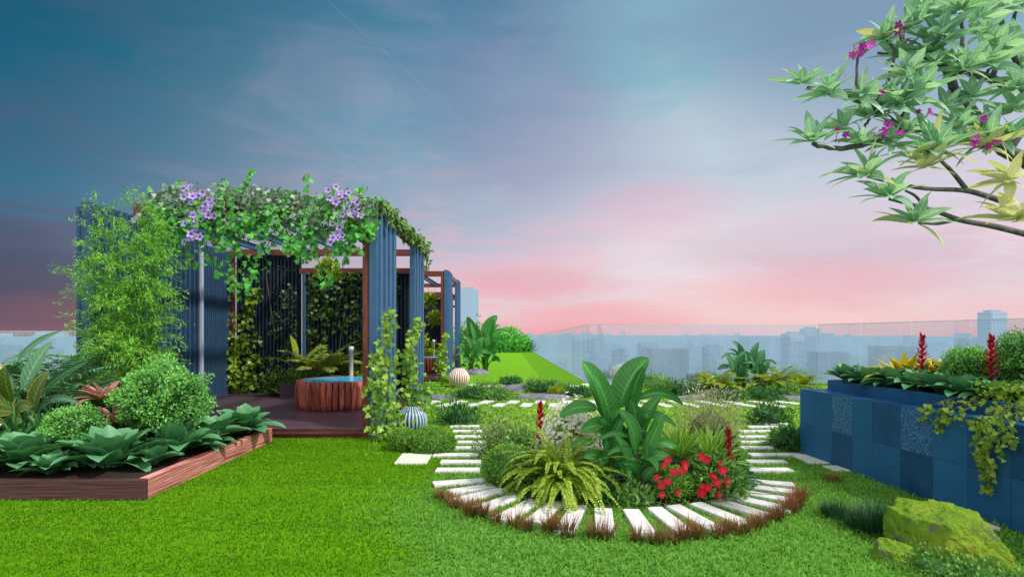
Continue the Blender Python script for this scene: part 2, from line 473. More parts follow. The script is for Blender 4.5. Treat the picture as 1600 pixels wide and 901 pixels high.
def leafy_blob(mb, n, rx, ry, rz, size, aspect=.5, lump=.18, shell=(.72, 1.05), c=(0, 0, 0), lo=-.55, seed=0, tpl=None, upb=.25, jitter=.8, core=True):
    p, d, r = blob_points(n, rx, ry, rz, lump, shell, lo, seed)
    dd = d * .55 + rng.normal(0, jitter, d.shape) * .6 + np.array([0, 0, upb])
    U = d + rng.normal(0, .35, d.shape)
    s = size * rng.uniform(.6, 1.3, len(p))
    nz = np.array([mnoise.noise((q[0] * 3 / max(rx, .2) + seed, q[1] * 3 / max(rx, .2), q[2] * 3 / max(rx, .2))) for q in p])
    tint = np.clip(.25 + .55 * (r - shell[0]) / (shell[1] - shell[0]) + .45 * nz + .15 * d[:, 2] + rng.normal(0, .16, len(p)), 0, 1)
    mb.scatter(tpl or SMALL, p + np.array(c), frames(dd, U), np.stack([s * aspect, s, s * .5], 1), tint)
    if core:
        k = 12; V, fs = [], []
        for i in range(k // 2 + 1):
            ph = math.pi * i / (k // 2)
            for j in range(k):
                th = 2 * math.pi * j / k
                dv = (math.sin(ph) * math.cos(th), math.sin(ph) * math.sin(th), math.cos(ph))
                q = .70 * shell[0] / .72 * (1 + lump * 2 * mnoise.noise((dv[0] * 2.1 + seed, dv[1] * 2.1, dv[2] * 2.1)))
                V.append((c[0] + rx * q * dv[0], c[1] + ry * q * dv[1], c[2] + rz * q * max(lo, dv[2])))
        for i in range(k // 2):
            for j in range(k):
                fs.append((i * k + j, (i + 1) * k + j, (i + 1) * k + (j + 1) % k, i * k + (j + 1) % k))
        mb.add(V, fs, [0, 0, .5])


def bez_leaf(mb, p0, p1, p2, width, nrm=(0, -1, .25), fold=.25, nseg=14, tint=.5, wave=.0):
    p0, p1, p2, nrm = (np.array(q, float) for q in (p0, p1, p2, nrm)); V, C = [], []
    for i in range(nseg + 1):
        t = i / nseg; p = (1 - t) ** 2 * p0 + 2 * t * (1 - t) * p1 + t * t * p2; d = (1 - t) * (p1 - p0) + t * (p2 - p1); d /= np.linalg.norm(d)
        sd_ = np.cross(d, nrm); sd_ /= np.linalg.norm(sd_) + 1e-9; n_ = np.cross(sd_, d)
        w = max(.015, (math.sin(math.pi * t ** .82) ** .6 if 0 < t < 1 else 0)) * width / 2
        wv = wave * width * math.sin(t * 17)
        V += [p + sd_ * w * .55 + n_ * fold * w * .4, p + sd_ * w + n_ * (fold * w + wv), p.copy(), p - sd_ * w + n_ * (fold * w - wv), p - sd_ * w * .55 + n_ * fold * w * .4]
        C += [(tint, .5, t), (tint, 1, t), (tint - .05, 0, t), (tint + .06, 1, t), (tint + .06, .5, t)]
    fs = []
    for i in range(nseg):
        a = i * 5
        for q, r_ in ((1, 0), (0, 2), (2, 4), (4, 3)): fs.append((a + q, a + r_, a + 5 + r_, a + 5 + q))
    mb.add(V, fs, C)
def paddle_plant(loc, S, label, mat, leaves, name='broad_leaf_plant', stemr=.012):
    """leaves: (base x, base z, tip x, tip z, width, bow, depth of tip, depth of base) seen from the front, scaled by S"""
    root = thing(name, label, 'plant', loc)
    mb, ms = MB(), MB()
    for (bx_, bz, tx, tz, wd, bow, dt_, db) in leaves:
        p0 = np.array([bx_, db, bz]) * S; p2 = np.array([tx, dt_, tz]) * S
        mid = (p0 + p2) / 2; dv = p2 - p0; perp = np.array([-dv[2], 0, dv[0]]); p1 = mid + perp * bow + np.array([0, -.04 * S, .03 * S])
        bez_leaf(mb, p0, p1, p2, wd * S * random.uniform(.68, .88), (random.uniform(-.85, .85), -1, random.uniform(.0, .7)), random.uniform(.2, .6), tint=random.uniform(.15, .85), wave=.012)
        g0 = np.array([bx_ * .12 + random.uniform(-.03, .03), random.uniform(-.03, .03), 0]) * S; t = np.linspace(0, 1, 8)[:, None]
        g1 = np.array([g0[0] * .8 + p0[0] * .2, db * S * .4, p0[2] * .7])
        ms.tube((1 - t) ** 2 * g0 + 2 * t * (1 - t) * g1 + t * t * p0, np.linspace(stemr * S, stemr * .55 * S, 8), 6, .5)
    mb.build('leaf_blade', M[mat], root, smooth=True); ms.build('stem', M['stem'], root, smooth=True)
    return root


# ------------------------------------------------------------------ camera, sun, sky
cam = bpy.data.objects.new('camera', bpy.data.cameras.new('camera')); col.objects.link(cam)
cam.location = (0, 0, EYE); cam.rotation_euler = (R(90), 0, 0)
cam.data.sensor_width = 36; cam.data.lens = 36 * F / 1600
cam.data.shift_y = (HY - 450.5) / 1600
cam.data.clip_start = .05; cam.data.clip_end = 20000
scn.camera = cam

SUN_EL, SUN_AZ = R(50), R(118)           # azimuth clockwise from +Y
sd = Vector((math.cos(SUN_EL) * math.sin(SUN_AZ), math.cos(SUN_EL) * math.cos(SUN_AZ), math.sin(SUN_EL)))
sl = bpy.data.lights.new('sun', 'SUN'); sl.energy = 3.7; sl.angle = R(4); sl.color = (1, .93, .86)
so = bpy.data.objects.new('sun', sl); col.objects.link(so); so.location = (20, 5, 30)
so.rotation_euler = sd.to_track_quat('Z', 'Y').to_euler()

w = bpy.data.worlds.new('World'); scn.world = w; w.use_nodes = True
nt = w.node_tree; nt.nodes.clear()
tc = nd(nt, 'ShaderNodeTexCoord').outputs['Generated']
sp = nd(nt, 'ShaderNodeSeparateXYZ'); nt.links.new(tc, sp.inputs[0])
X, Y, Z = sp.outputs
az = mth(nt, 'ARCTAN2', X, Y)
zf = mth(nt, 'DIVIDE', mth(nt, 'MAXIMUM', Z, 0.0), .6, clamp=True)
zs = lambda z: min(1, z / .6)
rl = ramp(nt, zf, [(0, srgb(150, 112, 128)), (zs(.012), srgb(112, 84, 104)), (zs(.05), srgb(78, 72, 98)), (zs(.1), srgb(70, 90, 118)), (zs(.18), srgb(50, 108, 138)), (zs(.25), srgb(30, 102, 132)), (zs(.37), srgb(10, 92, 120)), (1, srgb(16, 74, 104))])
rc = ramp(nt, zf, [(0, srgb(240, 170, 178)), (zs(.022), srgb(238, 202, 210)), (zs(.074), srgb(228, 210, 220)), (zs(.13), srgb(196, 194, 212)), (zs(.234), srgb(154, 178, 200)), (zs(.33), srgb(108, 164, 188)), (zs(.42), srgb(70, 142, 170)), (1, srgb(40, 104, 140))])
rr = ramp(nt, zf, [(0, srgb(248, 184, 188)), (zs(.022), srgb(240, 206, 212)), (zs(.066), srgb(240, 224, 230)), (zs(.135), srgb(236, 222, 232)), (zs(.21), srgb(218, 214, 228)), (zs(.30), srgb(178, 202, 218)), (zs(.38), srgb(138, 182, 202)), (1, srgb(80, 122, 158))])
f1 = nd(nt, 'ShaderNodeMapRange', interpolation_type='SMOOTHSTEP'); nt.links.new(az, f1.inputs[0]); f1.inputs[1].default_value = R(-44); f1.inputs[2].default_value = R(-2)
f2 = nd(nt, 'ShaderNodeMapRange', interpolation_type='SMOOTHSTEP'); nt.links.new(az, f2.inputs[0]); f2.inputs[1].default_value = R(-6); f2.inputs[2].default_value = R(20)
c = mixc(nt, f2.outputs[0], mixc(nt, f1.outputs[0], rl, rc), rr)
# soft clouds on a plane overhead so that they flatten towards the horizon
zz = mth(nt, 'ADD', mth(nt, 'MAXIMUM', Z, 0.0), .10)
cv = nd(nt, 'ShaderNodeCombineXYZ'); nt.links.new(mth(nt, 'DIVIDE', X, zz), cv.inputs[0]); nt.links.new(mth(nt, 'DIVIDE', Y, zz), cv.inputs[1]); cv.inputs[2].default_value = 3.7
n1 = noise_tex(nt, .75, 9, .62, cv.outputs[0], .9)
cloud = ramp(nt, n1, [(.45, 0.), (.60, 1.)])
n3 = noise_tex(nt, 1.9, 10, .62, cv.outputs[0], 1.1)
wisp = ramp(nt, n3, [(.50, 0.), (.66, 1.)])
cs = nd(nt, 'ShaderNodeCombineXYZ'); nt.links.new(mth(nt, 'MULTIPLY', az, 3.2), cs.inputs[0]); nt.links.new(mth(nt, 'MULTIPLY', Z, 22.0), cs.inputs[1]); cs.inputs[2].default_value = 1.3
n2 = noise_tex(nt, 1.25, 9, .64, cs.outputs[0], .8)
streak = ramp(nt, n2, [(.48, 0.), (.64, 1.)])
low = ramp(nt, zf, [(0, 1.), (zs(.1), 1.), (zs(.2), .6), (zs(.3), .05), (1, 0.)])
right = mth(nt, 'MULTIPLY_ADD', f1.outputs[0], .75, .25)
ccol = mixc(nt, f1.outputs[0], srgb(92, 88, 116), mixc(nt, ramp(nt, zf, [(0, 0.), (.15, .2), (.40, .6), (.8, 1.)]), srgb(248, 206, 216), srgb(160, 164, 198)))
c = mixc(nt, mth(nt, 'MULTIPLY', cloud, mth(nt, 'MULTIPLY_ADD', zf, -.28, .42)), c, ccol)
c = mixc(nt, mth(nt, 'MULTIPLY', mth(nt, 'MULTIPLY', wisp, f1.outputs[0]), mth(nt, 'MULTIPLY_ADD', zf, -.30, .42)), c, mixc(nt, ramp(nt, zf, [(0, 0.), (.5, 1.)]), srgb(253, 212, 218), srgb(186, 176, 208)))
c = mixc(nt, mth(nt, 'MULTIPLY', mth(nt, 'MULTIPLY', streak, low), .45), c, mixc(nt, f1.outputs[0], srgb(84, 66, 90), srgb(252, 186, 196)))
# the violet cloud bank above the middle, and the dark violet one low on the left
sm = nd(nt, 'ShaderNodeVectorMath', operation='MULTIPLY'); nt.links.new(tc, sm.inputs[0]); sm.inputs[1].default_value = (1, 1, 3.2); stc = sm.outputs[0]
def blob(px, py, rad, colr, amount, sx=1.0):
    global c
    d = Vector(((px - CX) / F, 1, (HY - py) / F)).normalized()
    vs = nd(nt, 'ShaderNodeVectorMath', operation='SUBTRACT'); nt.links.new(tc, vs.inputs[0]); vs.inputs[1].default_value = d
    vm = nd(nt, 'ShaderNodeVectorMath', operation='MULTIPLY'); nt.links.new(vs.outputs[0], vm.inputs[0]); vm.inputs[1].default_value = (sx, sx, 1)
    vl = nd(nt, 'ShaderNodeVectorMath', operation='LENGTH'); nt.links.new(vm.outputs[0], vl.inputs[0])
    wob = mth(nt, 'MULTIPLY_ADD', noise_tex(nt, 4, 9, .62, stc, .5), 1.3, -.65)
    q = mth(nt, 'SUBTRACT', 1.0, mth(nt, 'ADD', mth(nt, 'DIVIDE', vl.outputs['Value'], rad), wob), clamp=True)
    c = mixc(nt, mth(nt, 'MULTIPLY', mth(nt, 'SMOOTH_MIN', q, .6, .3), amount), c, colr)
blob(1060, 130, .22, srgb(142, 188, 206), 1.2, .6)
blob(1110, 260, .16, srgb(206, 216, 228), 1.2, .5)
blob(800, 140, .19, srgb(126, 134, 172), .8, .9)
blob(900, 240, .12, srgb(170, 166, 196), .7, .6)
blob(1020, 335, .06, srgb(248, 184, 204), .7, .4)
blob(1120, 400, .09, srgb(244, 226, 230), .9, .3)
blob(1330, 40, .18, srgb(122, 128, 168), .75, .7)
blob(40, 440, .08, srgb(62, 54, 86), .85, .3)
blob(200, 505, .06, srgb(128, 88, 104), 1.0, .25)
blob(1240, 480, .07, srgb(255, 216, 208), .9, .25)
blob(1250, 390, .06, srgb(204, 182, 202), .7, .25)
blob(1400, 425, .06, srgb(210, 182, 202), .7, .25)
blob(940, 503, .04, srgb(250, 166, 172), .8, .2)
blob(820, 440, .035, srgb(240, 160, 172), .9, .18)
blob(1280, 448, .05, srgb(248, 176, 188), .8, .2)

# thin contrail, a great circle
d1 = Vector(((505 - CX) / F, 1, (HY + 5) / F)); d2 = Vector(((760 - CX) / F, 1, (HY - 225) / F)); nn = d1.cross(d2).normalized()
dt = nd(nt, 'ShaderNodeVectorMath', operation='DOT_PRODUCT'); nt.links.new(tc, dt.inputs[0]); dt.inputs[1].default_value = nn
ln = mth(nt, 'SUBTRACT', 1.0, mth(nt, 'DIVIDE', mth(nt, 'ABSOLUTE', dt.outputs['Value']), .0014), clamp=True)
seg = ramp(nt, Z, [(.25, 0.), (.36, 1.)])
c = mixc(nt, mth(nt, 'MULTIPLY', mth(nt, 'MULTIPLY', ln, seg), mth(nt, 'MULTIPLY', mth(nt, 'GREATER_THAN', Y, .3), .10)), c, srgb(200, 205, 225))
# added fill light: sky made brighter and whiter behind the camera
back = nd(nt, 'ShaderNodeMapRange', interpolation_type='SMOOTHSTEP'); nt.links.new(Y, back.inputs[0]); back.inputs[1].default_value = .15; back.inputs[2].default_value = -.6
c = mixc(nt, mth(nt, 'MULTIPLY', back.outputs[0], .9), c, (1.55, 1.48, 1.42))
zen = nd(nt, 'ShaderNodeMapRange', interpolation_type='SMOOTHSTEP'); nt.links.new(Z, zen.inputs[0]); zen.inputs[1].default_value = .52; zen.inputs[2].default_value = .85  # zenith brightened above the view, added for more ambient light
c = mixc(nt, mth(nt, 'MULTIPLY', zen.outputs[0], .9), c, (1.0, 1.04, 1.12))
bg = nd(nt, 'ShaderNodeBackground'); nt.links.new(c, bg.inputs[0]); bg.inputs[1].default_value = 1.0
sky = nd(nt, 'ShaderNodeTexSky', sky_type='NISHITA', sun_disc=False, sun_elevation=SUN_EL, sun_rotation=SUN_AZ)
bg2 = nd(nt, 'ShaderNodeBackground'); nt.links.new(sky.outputs[0], bg2.inputs[0]); bg2.inputs[1].default_value = .08
mx = nd(nt, 'ShaderNodeMixShader'); mx.inputs[0].default_value = .07
nt.links.new(bg.outputs[0], mx.inputs[1]); nt.links.new(bg2.outputs[0], mx.inputs[2])
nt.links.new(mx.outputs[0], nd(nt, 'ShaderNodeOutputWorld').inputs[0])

scn.view_settings.view_transform = 'Standard'; scn.view_settings.look = 'None'
scn.view_settings.exposure = 0; scn.view_settings.gamma = 1
scn.cycles.max_bounces = 8; scn.cycles.transparent_max_bounces = 16

# ------------------------------------------------------------------ the terrace and its lawns
OUT = [(-16, 1.0), (14, 1.0), (14, 10.5), (9.6, 17.9), (2.35, 17.6), (1.55, 46.5), (-16, 46.5)]
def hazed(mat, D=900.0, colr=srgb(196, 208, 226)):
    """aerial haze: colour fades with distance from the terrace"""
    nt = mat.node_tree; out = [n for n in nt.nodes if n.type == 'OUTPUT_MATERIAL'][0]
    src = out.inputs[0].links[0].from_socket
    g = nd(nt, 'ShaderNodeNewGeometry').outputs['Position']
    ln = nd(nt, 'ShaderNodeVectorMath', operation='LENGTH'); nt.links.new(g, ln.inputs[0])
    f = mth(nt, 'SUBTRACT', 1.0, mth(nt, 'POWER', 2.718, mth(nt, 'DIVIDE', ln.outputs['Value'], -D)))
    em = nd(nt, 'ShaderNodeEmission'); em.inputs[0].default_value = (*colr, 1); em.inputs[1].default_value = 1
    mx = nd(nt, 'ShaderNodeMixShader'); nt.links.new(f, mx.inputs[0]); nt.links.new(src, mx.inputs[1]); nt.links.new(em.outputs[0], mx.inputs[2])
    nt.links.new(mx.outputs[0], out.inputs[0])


def lawn_material():
    m = bpy.data.materials.new('turf'); nt, N, L = nodes_of(m)
    pos = nd(nt, 'ShaderNodeNewGeometry').outputs['Position']
    s = nd(nt, 'ShaderNodeSeparateXYZ'); L.new(pos, s.inputs[0])
    n1 = noise_tex(nt, 30, 6, .7, pos); n2 = noise_tex(nt, 1.1, 4, .6, pos)
    mp = nd(nt, 'ShaderNodeMapping'); mp.inputs['Scale'].default_value = (.35, 5, 1); L.new(pos, mp.inputs[0])
    n3 = noise_tex(nt, 1.0, 3, .5, mp.outputs[0])
    mown = mixc(nt, n1, (.045, .19, .001), (.16, .43, .003))
    mown = mixc(nt, ramp(nt, n3, [(.35, 0.), (.65, .5)]), mown, (.19, .47, .004))
    coarse = mixc(nt, n1, (.05, .21, .018), (.22, .52, .07))
    cover = mixc(nt, ramp(nt, n1, [(.3, 0.), (.7, 1.)]), (.09, .24, .02), (.36, .56, .08))
    cover = mixc(nt, ramp(nt, n2, [(.4, 0.), (.65, .6)]), cover, (.18, .42, .04))
    # the mown turf is on the left, coarse turf on the right, ground cover behind, mown again at the far end
    wob = mth(nt, 'MULTIPLY_ADD', n2, 1.0, -.5)
    fx = ramp(nt, mth(nt, 'MULTIPLY_ADD', mth(nt, 'ADD', s.outputs[0], wob), .5, .5, clamp=True), [(.0, 0.), (.22, 1.)])
    cc = mixc(nt, fx, mown, coarse)
    fy = nd(nt, 'ShaderNodeMapRange'); L.new(mth(nt, 'ADD', s.outputs[1], wob), fy.inputs[0]); fy.inputs[1].default_value = 7.4; fy.inputs[2].default_value = 9.0
    cc = mixc(nt, mth(nt, 'MULTIPLY', fy.outputs[0], fx), cc, cover)
    ff = nd(nt, 'ShaderNodeMapRange'); L.new(mth(nt, 'ADD', s.outputs[1], wob), ff.inputs[0]); ff.inputs[1].default_value = 17.2; ff.inputs[2].default_value = 18.4
    cc = mixc(nt, ff.outputs[0], cc, mixc(nt, .22, mown, (.26, .58, .02)))
    p = nd(nt, 'ShaderNodeBsdfPrincipled'); L.new(cc, p.inputs['Base Color']); p.inputs['Roughness'].default_value = .8; p.inputs['Specular IOR Level'].default_value = .1
    b = nd(nt, 'ShaderNodeBump'); b.inputs['Strength'].default_value = .9; b.inputs['Distance'].default_value = .04; L.new(n1, b.inputs['Height']); L.new(b.outputs[0], p.inputs['Normal'])
    L.new(p.outputs[0], nd(nt, 'ShaderNodeOutputMaterial').inputs[0])
    return m
M['turf'] = lawn_material()
mb = MB(); mb.hard = True; n = len(OUT)
mb.add([(x, y, 0) for x, y in OUT] + [(x, y, -3.2) for x, y in OUT], [tuple(range(n))] + [(i, i + n, (i + 1) % n + n, (i + 1) % n) for i in range(n)])
struct(mb.build('lawn', M['turf']))

# ------------------------------------------------------------------ slabs (footprints gathered for the grass to avoid)
FOOT = []
def slab(p, q, width, label, group, name='stepping_slab', mat='slab', th=.035, cat='paving slab', skew=0):
    p, q = np.array(p[:2]), np.array(q[:2])
    d = q - p; L_ = np.linalg.norm(d); a = math.atan2(d[1], d[0]); c_ = (p + q) / 2
    mb = MB(); mb.hard = True; h = width / 2; l = L_ / 2
    j = lambda: random.uniform(-.006, .006)
    pts = [(-l + j() - skew, -h + j()), (l + j() - skew, -h + j()), (l + j() + skew, h + j()), (-l + j() + skew, h + j())]
    mb.add([(x, y, 0) for x, y in pts] + [(x, y, th) for x, y in pts], [(3, 2, 1, 0), (4, 5, 6, 7), (0, 1, 5, 4), (1, 2, 6, 5), (2, 3, 7, 6), (3, 0, 4, 7)])
    o = mb.build(name, M[mat], loc=(c_[0], c_[1], 0), rotz=a, bevel=.006)
    o.rotation_euler = (random.uniform(-.006, .006), random.uniform(-.006, .006), a)
    FOOT.append((c_[0], c_[1], a, l, h))
    return tag(o, label, cat, group)

BC = (1.045, 6.42); RI, RO = 1.33, 1.87
ring = [-90 + 9.5 * k for k in range(-8, 9)]
for k, deg in enumerate(ring):
    a = R(deg + random.uniform(-.8, .8)); kk = k - 8
    ri, ro = RI + random.uniform(-.05, .05), RO + random.uniform(-.06, .05)
    lab = 'white round path slab straight in front of the big leafy plant' if kk == 0 else \
        f'white round path slab, {NTH[abs(kk)-1]} {"left" if kk < 0 else "right"} of its front middle slab'
    slab((BC[0] + ri * math.cos(a), BC[1] + ri * math.sin(a) * .98), (BC[0] + ro * math.cos(a), BC[1] + ro * math.sin(a) * 1.055), .152, lab, 'white slabs fanned around the round flower bed')
LEFT = [(681, 750, 737), (689, 752, 724), (677, 749, 713), (708, 759, 702), (715, 760, 693), (711, 762, 685), (708, 762, 677), (703, 749, 670), (692, 724, 664)]
RIGHT = [(1167, 1236, 737), (1167, 1228, 724), (1171, 1244, 713), (1158, 1210, 702), (1157, 1206, 693), (1155, 1212, 685), (1155, 1215, 677), (1168, 1222, 670.5), (1192, 1232, 666.5)]
for lst, side in ((LEFT, 'left'), (RIGHT, 'right')):
    for i, (xa, xb, y) in enumerate(lst):
        dy = (i >= 5) * (2.5 if side == 'left' else -2.0) * (i - 4) * .6
        pa, pb = at(xa, y + dy * .5 * (1 if side == 'left' else -1) * -1), at(xb, y - dy * .5 * (1 if side == 'left' else -1) * -1) if False else at(xb, y - (dy if side == 'left' else -dy) * .5)
        slab(pa, pb, .15, f'white slab of the path {side} of the round bed, {NTH[i]} from the front', f'white slabs running back from the {side} of the bed')
k = 0
for i in range(27):
    px = 674 + i * 21.3
    if px > 1232: break
    py = 629.5 + (4.6 if i % 2 else 0) + (max(0, abs(px - 950) - 190) / 90) * 1.0 * (0.8 if px > 950 else 0.3)
    x, y, _ = at(px, py); tilt = R(64 + (px - 674) / 560 * 58)
    dx, dy = .25 * math.cos(tilt), .25 * math.sin(tilt)
    slab((x - dx, y - dy), (x + dx, y + dy), .22, f'small white slab in the row behind the round bed, {NTH[i]} from its left end', 'white slabs in the long row behind the round bed')
for i in range(23):
    px = 742 + i * 22
    x, y, _ = at(px, 602.5 + (2 if i % 2 else -.6)); tilt = R(70 + i * 2)
    dx, dy = .3 * math.cos(tilt), .3 * math.sin(tilt)
    if y > 17.2: y = 17.1
    slab((x - dx, y - dy * .8), (x + dx, y + dy * .8), .3, f'small white slab in the far row by the glass, {NTH[i]} from its left end', 'white slabs in the far row')
def paver(x0, x1, y0, y1, label):
    a, b = at(x0, (y0 + y1) / 2), at(x1, (y0 + y1) / 2); d = abs(at(0, y0)[1] - at(0, y1)[1])
    slab(a, b, d, label, None, 'square_paver', 'paver', .03)
paver(622, 672, 711, 726, 'pale square paver on the grass below the two clipped bushes')
paver(652, 700, 701.5, 707, 'thin pale paver partly under the larger clipped bush')
paver(1246, 1300, 710, 726, 'pale square paver beside the far corner of the blue planter')
paver(1293, 1322, 730, 738, 'small grey paver by the planter foot next to the reddish grass')
paver(1478, 1512, 800, 808, 'small grey paver between the mossy rock and the planter, farther one')
paver(1524, 1550, 818, 830, 'small grey paver between the mossy rock and the planter, nearer one')

# ------------------------------------------------------------------ pavilion
PX0, PY0 = -2.04, 8.57        # front right corner on the ground
PW, PD, PH, DK = 4.62, 5.0, 3.5, .16


def make_pavilion():
    root = thing('pavilion', 'nearest pavilion, blue slatted walls and red wood beams under an ivy roof', 'pavilion', (PX0, PY0, 0))
    # deck
    mb = MB(); y = .0
    while y < PD - .02:
        mb.box(-PW, -.09, y + .004, min(PD, y + .138), DK - .03, DK, random.uniform(.35, .65)); y += .145
    d = mb.build('deck', M['deck'], root, bevel=.003)
    mb = MB(); mb.box(-PW, -.09, .012, .05, .066, DK - .033, .6); mb.box(-PW, -.09, .04, .07, 0, .062, .15)
    mb.build('deck_fascia', M['red_beam'], d)
    mb = MB(); mb.box(-PW + .01, -.1, .08, PD, 0, DK - .035, .4); mb.build('deck_base', M['blue_dark'], d)
    # left side wall: open fins near the front, dense slats behind, pale trim between
    mb = MB(); y = .32
    while y < 3.40:
        mb.box(-PW + .0, -PW + .16, y, y + .055, .0, PH + .09, random.uniform(.4, .6)); y += .16
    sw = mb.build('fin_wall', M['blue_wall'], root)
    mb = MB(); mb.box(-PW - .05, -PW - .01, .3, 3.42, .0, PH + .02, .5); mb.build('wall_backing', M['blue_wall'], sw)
    mb = MB(); mb.box(-PW - .02, -PW + .20, 3.43, 3.50, DK + .001, PH + .06); mb.build('corner_trim', M['white_edge'], root)
    mb = MB(); y = 3.52
    while y < PD - .2:
        mb.box(-PW + .04, -PW + .10, y, y + .05, DK + .001, PH - .06, random.uniform(.4, .55)); y += .085
    mb.box(-PW - .02, -PW + .038, 3.51, PD - .15, DK + .001, PH - .06, .35)
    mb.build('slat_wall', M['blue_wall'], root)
    # rear screens: dark vertical slats, the right one lower
    for x0, x1, zt in ((-PW + .22, -2.93, PH - .09), (-2.78, -.35, 3.02)):
        mb = MB(); x = x0
        while x < x1 - .04:
            mb.box(x, x + .045, PD - .10, PD - .04, DK + .001, zt, random.uniform(.3, .6)); x += .085
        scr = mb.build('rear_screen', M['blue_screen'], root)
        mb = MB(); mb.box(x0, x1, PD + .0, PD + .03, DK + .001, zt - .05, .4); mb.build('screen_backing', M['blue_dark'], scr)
    # posts
    for x, y in ((-.145, .02), (-PW + .10, PD - .14)):
        mb = MB(); mb.box(x - .045, x + .05, y, y + .13, DK + .001 if x < -1 else 0, PH - .02); mb.build('wood_post', M['red_wood'], root, bevel=.006)
    mb = MB(); y = .0
    for i in range(9):
        mb.box(-.085, .02 + (i % 2) * .028, y, y + .17, 0, PH + .03, .45 + (i % 2) * .15); y += .165
    mb.build('fin_post', M['blue'], root)
    mb = MB(); y = 3.40
    for i in range(7):
        mb.box(-.085, .02 + (i % 2) * .022, y, y + .17, 0, PH + .03, .45 + (i % 2) * .12); y += .18
    mb.build('fin_post', M['blue'], root)
    # beams
    mb = MB(); mb.box(-3.62, -.10, .03, .15, PH - .17, PH - .003); mb.build('front_beam', M['red_beam'], root, bevel=.005)
    mb = MB(); mb.box(-PW + .2, -.10, PD - .2, PD - .08, PH - .15, PH - .004); mb.build('rear_beam', M['red_beam'], root, bevel=.005)
    mb = MB(); mb.box(-2.9, .0, PD - .22, PD - .12, 2.93, 3.06); mb.build('rear_beam', M['red_beam'], root, bevel=.005)
    mb = MB(); mb.box(-.075, .015, 1.64, 3.30, PH - .15, PH - .002); mb.build('side_beam', M['red_beam'], root, bevel=.005)
    for i in range(4):
        x = -.95 - i * .88
        mb = MB(); mb.box(x - .035, x + .035, .155, PD - .205, PH - .13, PH - .02); rf = mb.build('rafter', M['blue'], root)
        mb = MB(); mb.box(x - .08, x + .08, .155, PD - .205, PH - .016, PH - .002); mb.build('rafter_cap', M['white_edge'], rf)
    return root
pav = make_pavilion()
dup(pav, (PX0 - .02, PY0 + 9.6, 0), 0, 'second pavilion, open blue and red wood frame just behind the nearest one')
dup(pav, (PX0 - 1.0, PY0 + 19.4, 0), 0, 'farthest pavilion, only thin frame lines seen through the second one')

# hot tub
def make_tub():
    t = thing('hot_tub', 'round red wood stave tub with blue water on the nearest deck', 'hot tub', (-3.32, 11.05, DK))
    mb = MB(); n = 44
    for k in range(n):
        a0, a1 = 2 * math.pi * (k + .08) / n, 2 * math.pi * (k + .92) / n
        V = []
        for z, ro in ((0, .712), (.12, .728), (.26, .735), (.40, .730), (.52, .715)):
            V += [(ro * math.cos(a0), ro * math.sin(a0), z), ((ro + .016) * math.cos((a0 + a1) / 2), (ro + .016) * math.sin((a0 + a1) / 2), z), (ro * math.cos(a1), ro * math.sin(a1), z), (.64 * math.cos(a1), .64 * math.sin(a1), z), (.64 * math.cos(a0), .64 * math.sin(a0), z)]
        fs = [(4, 3, 2, 1, 0), (20, 21, 22, 23, 24)]
        for j in range(4):
            for i in range(5): fs.append((j * 5 + i, j * 5 + (i + 1) % 5, (j + 1) * 5 + (i + 1) % 5, (j + 1) * 5 + i))
        mb.add(V, fs, [random.uniform(.15, .85), 0, .5])
    mb.build('stave_shell', M['stave'], t)
    mb = MB(); mb.lathe([(.67, .01), (.675, .14), (.678, .26), (.675, .4), (.668, .5)], 48, .1); mb.build('liner', M['blue_dark'], t)
    m = bpy.data.materials.new('pool_water'); nt, N, L = nodes_of(m)
    v = obj_co(nt); nz = noise_tex(nt, 9, 3, .5, v, 1.2)
    p = nd(nt, 'ShaderNodeBsdfPrincipled'); L.new(mixc(nt, nz, (.03, .36, .72), (.12, .60, .90)), p.inputs['Base Color']); p.inputs['Roughness'].default_value = .15; p.inputs['Specular IOR Level'].default_value = .4
    b = nd(nt, 'ShaderNodeBump'); b.inputs['Strength'].default_value = .25; b.inputs['Distance'].default_value = .02; L.new(nz, b.inputs['Height']); L.new(b.outputs[0], p.inputs['Normal'])
    L.new(p.outputs[0], nd(nt, 'ShaderNodeOutputMaterial').inputs[0])
    mb = MB(); V = [(0, 0, .519)] + [(.662 * math.cos(2 * math.pi * k / 48), .662 * math.sin(2 * math.pi * k / 48), .519) for k in range(48)]
    mb.add(V, [(0, k + 1, (k + 1) % 48 + 1) for k in range(48)]); mb.build('water', m, t)
    return t
tub = make_tub(); tub.scale = (1.06, 1.06, 1.0)
dup(tub, (-3.0, 20.3, DK), .3, 'round wood tub on the deck of the second pavilion', scale=1.0)
dup(tub, (-3.6, 30.2, DK), .6, 'farthest wood tub, tiny behind the second pavilion')
mb = MB(); mb.lathe([(.055, 0), (.055, .012), (.045, .014), (.045, 1.02), (.056, 1.022), (.056, 1.10), (.04, 1.115), (0.001, 1.118)], 20)
bol = mb.build('bollard', M['steel'], loc=(-3.42, 12.25, DK), smooth=False); tag(bol, 'slim steel post standing behind the nearest tub', 'post')
dup(bol, (-2.95, 21.7, DK), 0, 'slim steel post behind the second tub')
dup(bol, (-3.1, 31.2, DK), 0, 'slim steel post behind the farthest tub')

